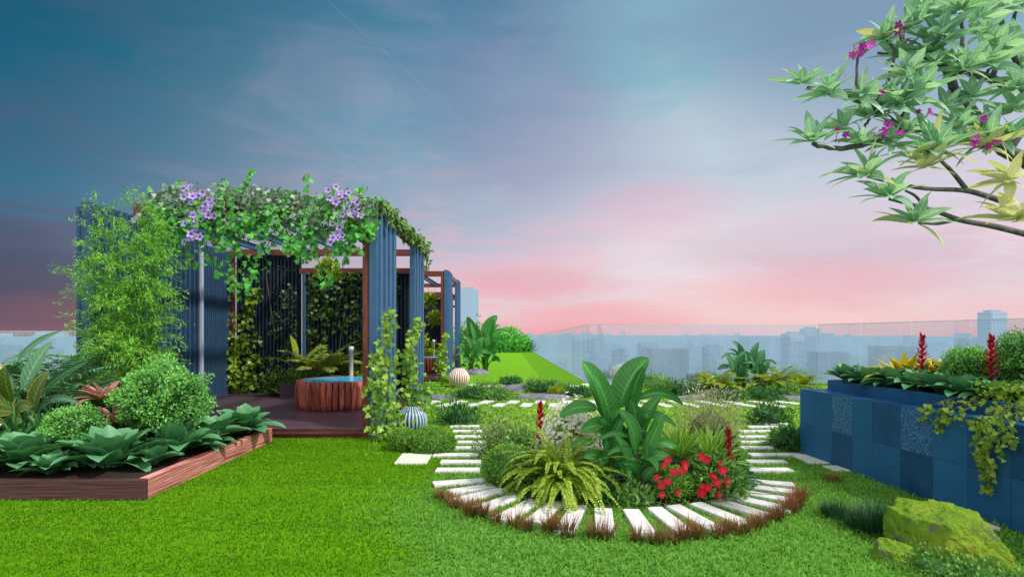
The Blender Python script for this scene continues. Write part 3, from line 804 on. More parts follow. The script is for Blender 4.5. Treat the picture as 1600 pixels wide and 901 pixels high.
# ivy over the front of the roof
def leaf_cloud(mb, pts, size, tpl=IVY, face=(0, -1, .35), spread=.75, tint=None, aspect=1.0, droop=.7):
    n = len(pts); nrm = np.array(face)[None] + rng.normal(0, spread, (n, 3))
    d = rng.normal(0, .6, (n, 3)) + np.array([0, 0, -droop])
    nrm /= np.linalg.norm(nrm, axis=1, keepdims=True)
    d = d - nrm * np.sum(d * nrm, 1, keepdims=True)
    s = size * rng.uniform(.6, 1.35, n)
    if tint is None: tint = rng.uniform(.1, .95, n)
    mb.scatter(tpl, pts, frames(d, nrm), np.stack([s * aspect, s, s], 1), tint)

def vine_bed(n, x0, x1, ymean, ysd, zlow, ztop, hole=.0):
    P = []
    while len(P) < n:
        x = random.uniform(x0, x1)
        nz = mnoise.noise((x * 1.7, 3.3, 0)) + .5 * mnoise.noise((x * 4.1, 1.3, 0))
        top = ztop(x); low = zlow(x) - .28 * nz
        z = low + (top - low) * random.random() ** .8
        y = random.gauss(ymean, ysd) - .1 * math.sin((z - low) / max(.1, top - low) * 3.14)
        if mnoise.noise((x * 3, y * 3, z * 3.2)) > -.28 + hole: P.append((x, y, z))
    return np.array(P)

root = thing('roof_ivy', 'thick mass of ivy draped over the front roof of the nearest pavilion', 'ivy', (PX0, PY0, PH))
X0, X1 = -3.42, .04
ztop = lambda x: .20 + .06 * mnoise.noise((x * 2.6, 0, 0)) + .05 * math.sin((x + 3.4) * 1.8) - (.15 * max(0, (x + .5) / .5) ** 2) - .10 * max(0, (-2.9 - x) / .5) ** 2
zlow = lambda x: -.62 + .10 * math.sin(x * 2.1) + (.12 if x > -.9 else 0)
mb = MB(); leaf_cloud(mb, vine_bed(2600, X0, X1, .0, .17, lambda x: zlow(x) + .20, ztop), .072, spread=.8)
mb.build('grey_ivy', M['ivy_grey'], root)
mb = MB(); leaf_cloud(mb, vine_bed(1500, X0 + .2, X1, -.10, .16, lambda x: zlow(x) - .08, lambda x: ztop(x) - .02 - (.25 * (mnoise.noise((x * 2.2, 7, 0)) > 0)), .12), .075, spread=.6)
roof = np.stack([rng.uniform(X0, X1, 700), rng.uniform(.1, 1.0, 700), .06 + .08 * rng.random(700)], 1)
leaf_cloud(mb, roof, .1, face=(0, -.3, 1), spread=.4)
for sx, ln in ((-2.75, .72), (-2.35, 1.12), (-2.15, 1.32), (-1.95, 1.42), (-1.72, 1.30), (-1.5, .7), (-.85, 1.2), (-.62, 1.25), (-.3, .9), (-.2, .75), (-3.05, .95), (-3.2, .6), (-2.6, .95)):
    k = int(ln * 26)
    t = np.linspace(.3, 1, k)
    pts = np.stack([sx + .11 * np.sin(t * 7 + sx * 5) + rng.normal(0, .05, k), -.12 + rng.normal(0, .05, k), -ln * t], 1)
    leaf_cloud(mb, pts, .082, spread=.45)
for sx, h in ((-1.95, .47), (-1.05, .36), (-3.0, .30), (-.3, .2), (-2.35, .3)):   # shoots above the mass
    t = np.linspace(0, 1, 16); leaf_cloud(mb, np.stack([sx + .1 * t + rng.normal(0, .035, 16), rng.normal(0, .05, 16), .12 + (h - .1) * t], 1), .085, droop=-.4)
mb.build('green_ivy', M['ivy'], root)
mb = MB()
for sx, ln in ((-2.35, 1.1), (-1.95, 1.4), (-.85, 1.3), (-.35, 1.0), (-3.05, .9), (-1.5, .9)):
    t = np.linspace(0, 1, 10); mb.tube(np.stack([sx + .11 * np.sin(t * 7 + sx * 5), -.1 + 0 * t, -ln * t], 1), .006, 4)
mb.build('vine_stem', M['twig'], root)
mb = MB(); t = np.sort(rng.uniform(0, 1, 620)); y = t * 4.9
pts = np.stack([.04 + rng.normal(0, .07, 620), y, .02 + rng.normal(0, .05, 620) - .10 * rng.random(620) ** 2], 1)
leaf_cloud(mb, pts, .12, tpl=LEAF, face=(.6, -.5, .7), spread=.5, aspect=.5)
pts = np.stack([.06 + rng.normal(0, .04, 40), rng.uniform(4.3, 5.0, 40), -rng.uniform(0, .5, 40)], 1); leaf_cloud(mb, pts, .1, tpl=LEAF, aspect=.5)
mb.tube([(.04, 0, .0), (.05, 2.4, .0), (.06, 4.9, -.02)], .02, 5); mb.tube([(.06, 4.75, 0), (.06, 4.8, -.5)], .012, 4)
g = mb.build('beam_garland', M['vine'], loc=(PX0, PY0, PH)); tag(g, 'leafy garland running back along the right roof edge of the nearest pavilion', 'vine')

FLO = tpl_flower(5, .22)
fl = MB(); fl.scatter(FLO, np.zeros((1, 3)), np.eye(3)[None], np.array([1.]), np.array([.5]))
flower_src = fl.build('flower', M['petal_purple']); flower_me = flower_src.data; bpy.data.objects.remove(flower_src)
def one_flower(me, parent, p, nrm, s, name='flower'):
    o = bpy.data.objects.new(name, me); col.objects.link(o); o.parent = parent
    o.location = p; q = Vector(nrm).to_track_quat('Z', 'Y'); o.rotation_mode = 'QUATERNION'; o.rotation_quaternion = q; o.scale = (s, s, s)
    return o
def petunias(loc, label):
    root = thing('petunia_cluster', label, 'flowers', loc)
    mb = MB(); n = 160
    pts = np.stack([rng.normal(0, .13, n), rng.normal(.02, .05, n), rng.normal(-.05, .2, n)], 1)
    leaf_cloud(mb, pts, .075, tpl=LEAF, aspect=.55); mb.build('foliage', M['bush_var'], root)
    spots = [(-.12, .27), (-.02, .29), (.05, .22), (-.13, .15), (.02, .16), (.1, .18), (.16, .2), (-.03, .07), (.25, .09), (.3, .05), (.2, .02), (.3, -.05), (.22, -.08), (.14, -.02), (.08, -.12), (.26, -.14), (.0, -.14), (.03, -.2), (.1, -.19), (.36, -.15),
             (-.08, -.25), (.02, -.27), (.03, -.33), (-.01, -.41), (.09, -.45), (-.05, -.5), (-.1, -.54), (.0, -.47)]
    for x, z in spots:
        one_flower(flower_me, root, (x * .92 - .05 + random.uniform(-.015, .015), -.27 - random.uniform(0, .07), z * .92 + random.uniform(-.015, .015)), (random.uniform(-.4, .5), -1, random.uniform(-.2, .4)), random.uniform(.05, .064))
    return root
petunias((-4.47, PY0 - .12, 3.36), 'violet petunia cluster on the roof ivy nearer the bamboo')
petunias((-2.42, PY0 - .12, 3.36), 'violet petunia cluster on the roof ivy above the right front post')

# vines growing on the screens inside
def climbing(name, label, pts, size, mat, tpl=IVY, stems=(), face=(0, -1, .3), aspect=1.0, group=None):
    pts = np.array(pts); loc = np.array([pts[:, 0].mean(), pts[:, 1].mean(), pts[:, 2].min()])
    mb = MB(); leaf_cloud(mb, pts - loc, size, tpl=tpl, face=face, aspect=aspect)
    root = thing(name, label, 'climbing plant', tuple(loc), group=group)
    mb.build('foliage', M[mat], root)
    mb = MB()
    for s in stems: mb.tube(np.array(s) - loc, .008, 5)
    if stems: mb.build('stem', M['twig'], root)
    return root
def up_vine(x, y, z0, z1, n, sd, wob=.12, thin=.7):
    t = rng.random(n) ** 1.15
    return np.stack([x + wob * np.sin(t * 8) + rng.normal(0, 1, n) * sd * (1 - thin * t), y + rng.normal(0, .05, n), z0 + (z1 - z0) * t], 1)
yb = PY0 + PD - .22
climbing('climbing_vine', 'yellow green vine climbing the rear left post inside the nearest pavilion', np.concatenate([up_vine(-6.42, yb, .2, 1.5, 330, .26), up_vine(-6.1, yb, .3, 2.6, 220, .2), up_vine(-6.5, yb - .05, .2, 3.2, 70, .1)]), .10, 'trail', stems=[[(-6.4, yb, .17), (-6.3, yb, 1.2), (-6.1, yb, 2.4)]])
P = []
while len(P) < 1150:
    x, z = random.uniform(-4.75, -2.6), random.uniform(.2, 3.0)
    if mnoise.noise((x * 1.6, 2, z * 1.6)) + .5 * mnoise.noise((x * 5, 2, z * 5)) > -.12 - (.25 if x < -4.5 else 0) + max(0, x + 3.5) * .35: P.append((x, yb - .02 + random.gauss(0, .03), z))
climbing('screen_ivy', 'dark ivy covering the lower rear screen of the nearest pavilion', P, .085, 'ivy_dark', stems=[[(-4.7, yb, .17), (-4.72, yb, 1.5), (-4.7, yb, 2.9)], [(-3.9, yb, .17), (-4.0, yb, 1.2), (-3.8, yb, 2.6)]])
P = []
while len(P) < 420:
    x, z = random.uniform(-6.3, -5.0), random.uniform(.2, 3.1)
    if mnoise.noise((x * 2, 5, z * 2)) > -.05: P.append((x, yb - .02, z))
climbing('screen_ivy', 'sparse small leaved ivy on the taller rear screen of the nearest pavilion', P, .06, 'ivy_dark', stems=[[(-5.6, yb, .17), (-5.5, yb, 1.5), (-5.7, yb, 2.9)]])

# ivy columns on the right side posts, the nearer two rising from striped urns
def ivy_column(name, label, x, y, z0, z1, n, sd, size, mat='ivy_lime'):
    return climbing(name, label, np.concatenate([up_vine(x, y, z0, z1, n, sd, .07, .72), up_vine(x - sd * .9, y + .03, z0, z0 + (z1 - z0) * .62, n // 2, sd * .7, .05, .5)]), size, mat,
                    stems=[[(x, y, z0), (x + .05, y, (z0 + z1) / 2), (x - .02, y, z1)]])
ivy_column('ivy_column', 'tall light green ivy climbing the front right post of the nearest pavilion', -1.83, 8.35, .02, 1.92, 260, .15, .085)
ivy_column('ivy_column', 'ivy rising from the blue striped urn beside the nearest pavilion', -1.52, 8.93, .40, 1.82, 210, .12, .08)
ivy_column('ivy_column', 'slender ivy rising from the pink striped urn by the second pavilion', -1.95, 16.6, .1, 1.55, 130, .14, .11)
def urn(loc, s, c1, c2, label):
    m = bpy.data.materials.new('striped_glaze'); nt, N, L = nodes_of(m)
    a_ = nd(nt, 'ShaderNodeAttribute', attribute_name='leaf'); sep = nd(nt, 'ShaderNodeSeparateColor'); L.new(a_.outputs['Color'], sep.inputs[0])
    nz = noise_tex(nt, 7, 4, .6, obj_co(nt, (1, 1, .4)))
    cc = mixc(nt, ramp(nt, mth(nt, 'MULTIPLY_ADD', nz, .5, mth(nt, 'SUBTRACT', sep.outputs[1], .25)), [(.25, 0.), (.75, 1.)]), c1, c2)
    p = nd(nt, 'ShaderNodeBsdfPrincipled'); L.new(cc, p.inputs['Base Color']); p.inputs['Roughness'].default_value = .28
    L.new(p.outputs[0], nd(nt, 'ShaderNodeOutputMaterial').inputs[0])
    r = thing('striped_urn', label, 'urn', loc)
    mb = MB(); prof = [(.001, .0), (.13, .0)] + [(.21 * (math.sin(math.pi * (.14 + .74 * i / 14)) ** .8) + .02, .02 + .40 * i / 14) for i in range(15)] + [(.10, .43), (.085, .44), (.08, .42), (.085, .36)]
    mb.lathe([(q * s, z * s) for q, z in prof], 144, .5, .045, 24); mb.build('body', m, r, smooth=True)
    mb = MB(); V = [(0, 0, .39 * s)] + [(.095 * s * math.cos(k * .3927), .095 * s * math.sin(k * .3927), .385 * s) for k in range(16)]
    mb.add(V, [(0, k + 1, (k + 1) % 16 + 1) for k in range(16)]); mb.build('soil', M['soil'], r)
    return r
urn((-1.55, 8.9, 0), 1.02, (.03, .075, .12), (.38, .50, .58), 'blue grey striped round urn with ivy in front of the nearest pavilion')
urn((-1.50, 16.3, 0), 1.25, (.40, .17, .13), (.86, .74, .68), 'pink and cream striped round urn beside the second pavilion')

# hanging plant balls
def hanging_ball(loc, r, label):
    root = thing('hanging_plant', label, 'hanging plant', loc)
    mb = MB(); leafy_blob(mb, 260, r, r, r, .13, .4, .2, lo=-1, seed=loc[1], tpl=LEAF, c=(0, 0, 0)); mb.build('foliage', M['lime'], root)
    mb = MB(); mb.tube([(0, 0, r * .5), (0, 0, PH - .15 - loc[2])], .006, 5); mb.build('wire', M['twig'], root)
    return root
hanging_ball((-3.75, 11.8, 2.85), .17, 'yellow green plant ball hanging above the nearest tub')
hanging_ball((-3.32, 17.4, 2.85), .22, 'upper green plant ball hanging behind the near right posts')
hanging_ball((-3.55, 19.2, 2.73), .22, 'lower left green plant ball hanging in the second pavilion')
hanging_ball((-2.82, 19.4, 2.65), .22, 'green plant ball seen between the two near posts')
hanging_ball((-3.0, 22.5, 2.1), .26, 'lowest green plant ball hanging deep in the second pavilion')

# ------------------------------------------------------------------ plant kinds
def agave(loc, s, label, rotz=0, group=None, n=28):
    mb = MB(); rosette(mb, n, .48 * s, .225 * s, (.38, 1.45), (.5, 1.5), .32, 'agave', nseg=7)
    o = mb.build('agave', M['agave'], loc=loc, rotz=rotz, smooth=True)
    return tag(o, label, 'agave', group)
def topiary(loc, r, h, label, n=3600, size=.05):
    root = thing('topiary_tree', label, 'topiary', loc)
    mb = MB()
    for k in range(4):
        a = k * 1.6 + .3; mb.tube([(.03 * math.cos(a), .03 * math.sin(a), -.02), (.02 * math.cos(a), .02 * math.sin(a), h * .45), (.3 * r * math.cos(a), .3 * r * math.sin(a), h)], [.012, .011, .008], 6)
    mb.build('trunk', M['twig'], root)
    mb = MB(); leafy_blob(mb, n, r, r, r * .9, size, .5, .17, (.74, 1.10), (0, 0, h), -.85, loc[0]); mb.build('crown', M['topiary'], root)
    return root
def clipped_bush(loc, rx, rz, label, n=5200, mat='clipped', size=.022, lump=.03):
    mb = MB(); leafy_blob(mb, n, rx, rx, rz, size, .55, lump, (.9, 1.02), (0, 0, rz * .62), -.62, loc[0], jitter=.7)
    return tag(mb.build('clipped_bush', M[mat], loc=loc), label, 'bush')
def shrub(loc, rx, rz, label, mat='bush_dark', n=900, size=.06, tpl=None, lump=.25, aspect=.45, ry=None, name='shrub', cat='shrub', group=None, shell=(.55, 1.1)):
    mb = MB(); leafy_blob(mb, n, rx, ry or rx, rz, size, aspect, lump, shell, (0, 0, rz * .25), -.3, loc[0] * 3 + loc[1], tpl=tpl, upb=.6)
    return tag(mb.build(name, M[mat], loc=loc), label, cat, group)
def fern(loc, r, label, n=60, mat='fern', ll=.085, lw=.03, elr=(.35, 1.35), bend=(1.3, 2.3), cat='fern', npair=20, name='fern'):
    root = thing(name, label, cat, loc)
    mb, ms = MB(), MB()
    for i in range(n):
        pinnate(mb, ms, (random.gauss(0, .06), random.gauss(0, .06), .02), i * 2.39996 + random.uniform(-.3, .3), random.uniform(*elr), r * random.uniform(.75, 1.2), random.uniform(*bend), npair, ll, lw, droop=.25, stemr=.004)
    mb.build('frond_leaf', M[mat], root); ms.build('frond_stem', M['stem'], root)
    return root
def spike_bromeliad(loc, s, label, group=None, rotz=0):
    root = thing('bromeliad', label, 'bromeliad', loc, rotz, group)
    mb = MB(); rosette(mb, 26, .56 * s, .075 * s, (.25, 1.25), (.9, 1.7), .3, 'strap', nseg=8); mb.build('rosette', M['brom_green'], root, smooth=True)
    mb = MB(); mb.tube([(0, 0, 0), (0, 0, .72 * s)], [.012 * s, .008 * s], 6, .3)
    for i in range(46):
        t = i / 45; z = (.24 + .46 * t) * s; az_ = i * 2.39996
        strip(mb, (.008 * math.cos(az_), .008 * math.sin(az_), z), az_, .35 + .75 * t ** 2, (.125 - .06 * t) * s * random.uniform(.8, 1.15), .042 * s, -.5, .3, 4, 'lance', random.uniform(.2, .9))
    mb.build('flower_spike', M['brom_red'], root)
    return root
def small_rosette(loc, s, mat, label, n=24, prof='strap', w=.085, name='bromeliad', cat='bromeliad', elr=(.2, 1.25), bend=(.7, 1.4), length=.5, tint=(.15, .9)):
    mb = MB(); rosette(mb, n, length * s, w * s, elr, bend, .3, prof, tint=tint, nseg=8)
    return tag(mb.build(name, M[mat], loc=loc, smooth=True), label, cat)
def broad_plant(loc, leaves, label, mat='broad', name='broad_leaf_plant', stemr=.011):
    """leaves: (azimuth, petiole length, petiole lean, blade length, blade width, blade elevation, bend, roll)"""
    root = thing(name, label, 'plant', loc)
    ms, mb = MB(), MB()
    for (a, pl, lean, bl, bw, el, bend, roll) in leaves:
        m = 8; p = np.array([.05 * math.cos(a), .05 * math.sin(a), 0]); pts = [p.copy()]
        for i in range(m):
            e = math.pi / 2 - lean * (i / m) ** .8
            p = p + np.array([math.cos(a) * math.cos(e), math.sin(a) * math.cos(e), math.sin(e)]) * pl / m; pts.append(p.copy())
        ms.tube(pts, np.linspace(stemr, stemr * .55, m + 1), 6, .5)
        strip(mb, pts[-1], a, el, bl, bw, bend, .22, 14, 'paddle', random.uniform(.2, .8), roll=roll, twist=random.uniform(-.25, .25))
    mb.build('leaf_blade', M[mat], root, smooth=True); ms.build('stem', M['stem'], root, smooth=True)
    return root
BIG = [(-.22, .72, -.46, 1.33, .34, -.12, .05, .0), (-.15, .58, -.36, 1.20, .30, -.10, -.12, -.05), (-.05, .82, .27, 1.36, .34, .16, .1, .05), (.02, .70, .18, 1.28, .27, .10, -.08, -.02), (.12, .92, .62, .86, .13, .35, .0, .0), (.05, .72, .50, .66, .14, .30, -.15, -.05),
       (-.30, .82, -.70, .72, .22, -.25, .05, .0), (-.12, .55, -.50, .62, .24, -.35, -.22, -.05), (-.05, .62, -.26, .44, .22, -.45, -.30, -.08), (.10, .42, .36, .98, .24, .15, -.1, -.03), (.04, .62, .16, .34, .20, .45, -.30, -.08), (-.1, .48, -.12, .86, .26, .1, -.2, -.1),
       (.0, .38, .26, .56, .22, .3, -.28, -.1), (-.15, .30, -.36, .20, .18, -.4, -.3, -.1), (.08, .50, .04, .92, .24, -.12, -.16, -.05), (-.02, .40, -.30, .74, .24, -.2, -.2, -.05), (.14, .3, .34, .26, .17, .4, -.22, -.06), (.1, .95, .34, 1.12, .12, .3, .2, .1)]
def tuft(loc, r, h, n, mat, label, w=.010, group=None, name='grass_tuft', lean=.5, rotz=0):
    mb = MB()
    for i in range(n):
        a = random.uniform(0, 6.283); q = r * .35 * math.sqrt(random.random())
        strip(mb, (q * math.cos(a), q * math.sin(a), 0), a + random.gauss(0, .5), math.pi / 2 - abs(random.gauss(0, lean)), h * random.uniform(.6, 1.2), w, random.uniform(.1, .9), .1, 3, 'blade', random.uniform(.1, .95))
    return tag(mb.build(name, M[mat], loc=loc, rotz=rotz), label, 'grass', group)

# ------------------------------------------------------------------ left timber planter
SZ = .17
root = thing('timber_planter', 'low rough red brown timber planter on the mown lawn in front of the pavilion', 'planter', (-3.47, 5.5, 0))
mb = MB(); mb.box(-.09, 0, 0, 2.84, 0, .2); mb.build('side_board', M['planter_wood'], root, bevel=.006)
mb = MB(); mb.box(-5.5, -.002, -.06, -.002, 0, .198); mb.build('front_board', M['planter_shaded'], root, bevel=.006)
mb = MB(); mb.box(-5.5, -.092, 2.76, 2.84, 0, .195); mb.build('rear_board', M['planter_shaded'], root)
mb = MB(); mb.box(-5.5, -.093, .0, 2.757, .0, SZ); mb.build('soil', M['soil'], root)
agave((-4.98, 5.92, SZ), 1.25, 'large agave at the planter front in the picture corner, left of the front middle one', .3)
agave((-4.18, 5.98, SZ), 1.3, 'large agave at the planter front, nearest its red corner', 1.1)
agave((-4.55, 6.2, SZ), 1.05, 'smaller agave between the two large ones at the planter front', 2.2)
agave((-3.86, 6.62, SZ), 1.2, 'agave leaning over the red planter side below the big topiary ball', 2.1)
agave((-3.84, 7.35, SZ), 1.15, 'agave in the planter between the big topiary ball and the far end', .5)
agave((-3.72, 8.0, SZ), 1.15, 'agave at the far end of the timber planter near the deck', 3.3)
agave((-3.80, 6.1, SZ), .7, 'small agave tucked into the red corner of the timber planter', 1.9)
agave((-4.58, 5.72, SZ), .7, 'small agave at the planter front between the two large ones', .9)
agave((-5.4, 5.72, SZ), .75, 'small agave at the dark front board left of the large ones', 2.9)
agave((-3.72, 7.02, SZ), .75, 'small agave at the middle of the red planter side', 4.4)
agave((-5.55, 6.2, SZ), 1.15, 'agave at the far left edge of the planter, cut by the picture edge', 3.9)
topiary((-4.83, 6.35, SZ), .265, .34, 'small round topiary in the timber planter, left of the big one', 6000, .031)
topiary((-4.16, 6.85, SZ), .45, .62, 'big round topiary in the middle of the timber planter', 12500, .038)
small_rosette((-4.98, 7.05, .72), .95, 'brom_pink', 'upper pink and cream bromeliad in front of the bamboo', 26, w=.09)
small_rosette((-4.72, 6.9, .46), .85, 'brom_pink', 'lower pink bromeliad with orange base beside the big topiary', 26, w=.09)
for nm, p, hh in (('moss_mound', (-4.98, 7.05), .72), ('moss_mound', (-4.72, 6.9), .46)):
    shrub((p[0], p[1], SZ), .22, hh - SZ - .02, 'dark leafy mound carrying the %s pink bromeliad' % ('upper' if hh > .5 else 'lower'), 'bush_dark', 700, .07, lump=.05, shell=(.75, 1.0), name='leafy_mound')
# rubber plant and big spathe leaves at the far left
root = thing('rubber_plant', 'rubber plant with large rounded olive and yellow leaves at the left edge', 'rubber plant', (-5.42, 6.35, SZ))
mb, my, ms = MB(), MB(), MB()
for (x0, z0, x1, z1, wd, bow, y0, y1, yel) in ((.0, .66, .0, 1.05, .25, .08, -.1, -.18, 0), (-.26, 1.02, -.07, .62, .15, -.1, -.1, -.25, 1), (.03, .56, -.30, .66, .14, .2, -.12, -.2, 0), (-.35, 1.12, -.12, .98, .06, .1, 0, -.05, 1), (.05, .5, .30, .62, .15, .3, -.1, -.2, 0), (.0, .45, -.18, .38, .14, -.3, -.2, -.36, 0), (.06, .52, .20, .98, .2, .1, .1, .15, 0), (-.1, .5, -.42, .85, .2, .2, .1, .1, 0)):
    p0, p2 = np.array([x0, y0, z0]), np.array([x1, y1, z1]); dv = p2 - p0; p1 = (p0 + p2) / 2 + np.array([-dv[2], 0, dv[0]]) * bow + np.array([0, -.05, .04])
    bez_leaf(my if yel else mb, p0, p1, p2, wd, (random.uniform(-.3, .3), -1, .3), .2, tint=random.uniform(.3, .8))
    ms.tube([(0, 0, 0), (x0 * .4, y0 * .5, z0 * .6), tuple(p0)], [.016, .012, .008], 6)
mb.build('leaf_blade', M['rubber'], root, smooth=True); my.build('yellow_leaf', M['rubber_yellow'], root, smooth=True); ms.build('stem', M['stem'], root)
paddle_plant((-5.35, 6.9, SZ), 1.0, 'plant with long pale green paddle leaves behind the rubber plant', 'big_blade', [(-.46, .72, -.16, 1.30, .27, .06, .0, -.05), (-.32, .62, .36, 1.08, .12, .08, -.1, -.05), (-.62, 1.05, -.12, 1.43, .09, .12, .1, .05), (-.26, .45, .40, .60, .13, .3, -.3, -.1), (-.1, .4, .2, .8, .14, .2, .0, .0), (-.5, .5, -.75, .95, .16, .1, .1, .0)])
def palm(loc, label, n=16, r=1.1, mat='palm', ll=.3, lw=.022, npair=26):
    root = thing('palm', label, 'palm', loc)
    mb, ms = MB(), MB()
    for i in range(n):
        pinnate(mb, ms, (0, 0, .05), i * 2.39996 + .4, random.uniform(.75, 1.45), r * random.uniform(.8, 1.15), random.uniform(.9, 1.7), npair, ll, lw, (.15, .95), droop=.35, stemr=.010, start=.25)
    mb.build('frond_leaf', M[mat], root); ms.build('frond_stem', M['stem'], root)
    return root
palm((-6.35, 7.55, SZ), 'feathery palm at the far left behind the rubber plant', 30, 1.6, lw=.03)
palm((-5.55, 7.3, SZ), 'smaller feathery palm between the rubber plant and the bamboo', 24, 1.1, ll=.26, lw=.028)
palm((-7.5, 7.9, SZ), 'feathery palm at the left picture edge beside the glass', 26, 1.6, lw=.03)
shrub((-5.3, 6.65, SZ), .45, .38, 'dark green filler shrub between rubber plant and small topiary', 'bush_dark', 700, .12, LEAF, aspect=.4)
shrub((-6.2, 6.9, SZ), .6, .45, 'dark filler shrub below the far left palm', 'bush_dark', 800, .13, LEAF, aspect=.4)
shrub((-4.7, 7.6, SZ), .5, .4, 'dark filler shrub behind the big topiary', 'bush_dark', 800, .1, LEAF, aspect=.4)
shrub((-4.35, 6.3, SZ), .3, .22, 'dark filler shrub under the big topiary', 'bush_dark', 400, .1, LEAF, aspect=.4)

# bamboo
def bamboo(loc, label):
    root = thing('bamboo', label, 'bamboo', loc)
    mc, ml = MB(), MB()
    P, D, U, S, T = [], [], [], [], []
    for k in range(20):
        a = k * 2.39996; q = .08 + .24 * math.sqrt(k / 20)
        b = np.array([q * math.cos(a) * 1.2, q * math.sin(a) * .5, 0]); H = random.uniform(2.4, 3.55) * (1 - .25 * abs(b[0] + .1))
        lean = np.array([b[0] * .9 + random.gauss(0, .12) + .03, b[1] * .4 - .05, 0]) * .8
        pts = np.array([b + lean * (t ** 1.6) + np.array([0, 0, H * t]) for t in np.linspace(0, 1, 10)])
        mc.tube(pts, np.linspace(.011, .004, 10), 6, random.uniform(.3, .8))
        for j in range(30):
            t = .18 + .82 * (j + random.random()) / 30
            o = pts[min(8, int(t * 9))] + (pts[min(9, int(t * 9) + 1)] - pts[min(8, int(t * 9))]) * (t * 9 % 1)
            az_ = random.uniform(0, 6.283)
            bl = (.18 + .52 * math.sin(math.pi * min(1, (1.02 - t) * .80)) ** .8) * random.uniform(.45, 1.05)
            bl *= 1 + .35 * max(0, -math.cos(az_)) * (1 - abs(t - .4)) - .12
            e0 = random.uniform(.15, .75); prev = o.copy(); m = 6; d0 = np.array([math.cos(az_), math.sin(az_) * .6, 0])
            br = [prev.copy()]
            for i in range(m):
                e = e0 - .9 * (i / m)
                prev = prev + (d0 * math.cos(e) + np.array([0, 0, math.sin(e)])) * bl / m; br.append(prev.copy())
            mc.tube(br, .0022, 3, .5, cap=False)
            nl = int(46 * (bl / .45) ** .7)
            clump = random.gauss(.5, .2)
            for i in range(nl):
                x = (.15 + .85 * random.random()) * m; ii = min(m - 1, int(x)); p = br[ii] + (br[ii + 1] - br[ii]) * (x - ii)
                P.append(p + rng.normal(0, .025, 3)); D.append(d0 * random.uniform(.2, 1) + rng.normal(0, .55, 3) + np.array([0, 0, -.15])); U.append(rng.normal(0, .4, 3) + np.array([0, -.3, 1]))
                l = random.uniform(.04, .085); S.append((l * .19, l, l * .3)); T.append(min(1, max(0, clump + random.gauss(.08, .2))))
    ml.scatter(SMALL, np.array(P), frames(np.array(D), np.array(U)), np.array(S), np.array(T))
    mc.build('culm', M['stem'], root); ml.build('foliage', M['bamboo'], root)
bamboo((-5.36, 8.05, SZ), 'tall feathery light green bamboo in front of the blue slatted wall')

# ------------------------------------------------------------------ plants behind the nearest tub
DZ = DK
def bed(loc, sx, sy, label):
    root = thing('plant_trough', label, 'planter', loc)
    mb = MB(); mb.box(-sx, sx, -sy, -sy + .04, 0, .30); mb.box(-sx, sx, sy - .04, sy, 0, .30); mb.box(-sx, -sx + .04, -sy + .042, sy - .042, 0, .30); mb.box(sx - .04, sx, -sy + .042, sy - .042, 0, .30); mb.build('trough_wall', M['deck'], root)
    mb = MB(); mb.box(-sx + .045, sx - .045, -sy + .045, sy - .045, .0, .27); mb.build('soil', M['soil'], root)
bed((-4.05, 12.82, DZ), 1.0, .3, 'low dark plant trough behind the nearest tub')
palm((-4.15, 12.7, DZ + .27), 'yellow green feather palm behind the nearest tub', 24, 1.15, 'yellow_palm', .26, .055, 18)
broad_plant((-4.75, 12.8, DZ + .27), [(2.2, .5, .2, .8, .16, 1.1, .7, .3), (.5, .45, .3, .7, .15, 1.0, .9, .4), (-1.0, .35, .5, .6, .16, .7, 1., .2), (3.4, .4, .4, .6, .16, .7, 1., .2)], 'banana like plant with narrow bright leaves left of the feather palm', 'lime', 'banana_plant')
small_rosette((-3.85, 12.62, DZ + .27), .9, 'croton', 'red and orange croton behind the rim of the nearest tub', 26, 'lance', .11, 'croton', 'croton')
small_rosette((-3.25, 12.78, DZ + .27), 1.3, 'lime', 'upright yellow striped plant right of the steel post', 22, 'lance', .11, 'striped_plant', 'plant', (.6, 1.4), (.3, .9), .55)
shrub((-4.55, 12.7, DZ + .27), .34, .28, 'dark shrub filling the trough behind the nearest tub, left end', 'bush_mid', 500, .08, LEAF)
shrub((-5.2, 12.9, DZ), .4, .45, 'loose green shrub against the rear screen left of the trough', 'vine', 500, .08, LEAF)
shrub((-3.5, 12.7, DZ + .27), .28, .22, 'dark shrub in the trough behind the steel post', 'bush_mid', 380, .08, LEAF)
# second pavilion's greenery
palm((-3.4, 21.9, DZ), 'dark yellow palm behind the second tub', 14, 1.2, 'lime', .32, .08, 14)
shrub((-3.9, 22.4, DZ), .9, 1.25, 'tall dark olive shrub at the back of the second pavilion', 'lime', 900, .18, LEAF)
small_rosette((-2.6, 21.6, DZ), 1.6, 'lime', 'striped upright plant behind the second tub', 22, 'lance', .11, 'striped_plant', 'plant', (.6, 1.4), (.3, .9), .55)

# clipped bushes by the urn
clipped_bush((-1.47, 7.78, 0), .205, .18, 'smaller clipped round bush in front of the striped urn', 4600)
clipped_bush((-1.05, 7.62, 0), .30, .21, 'larger clipped round bush beside the start of the white path', 7000)

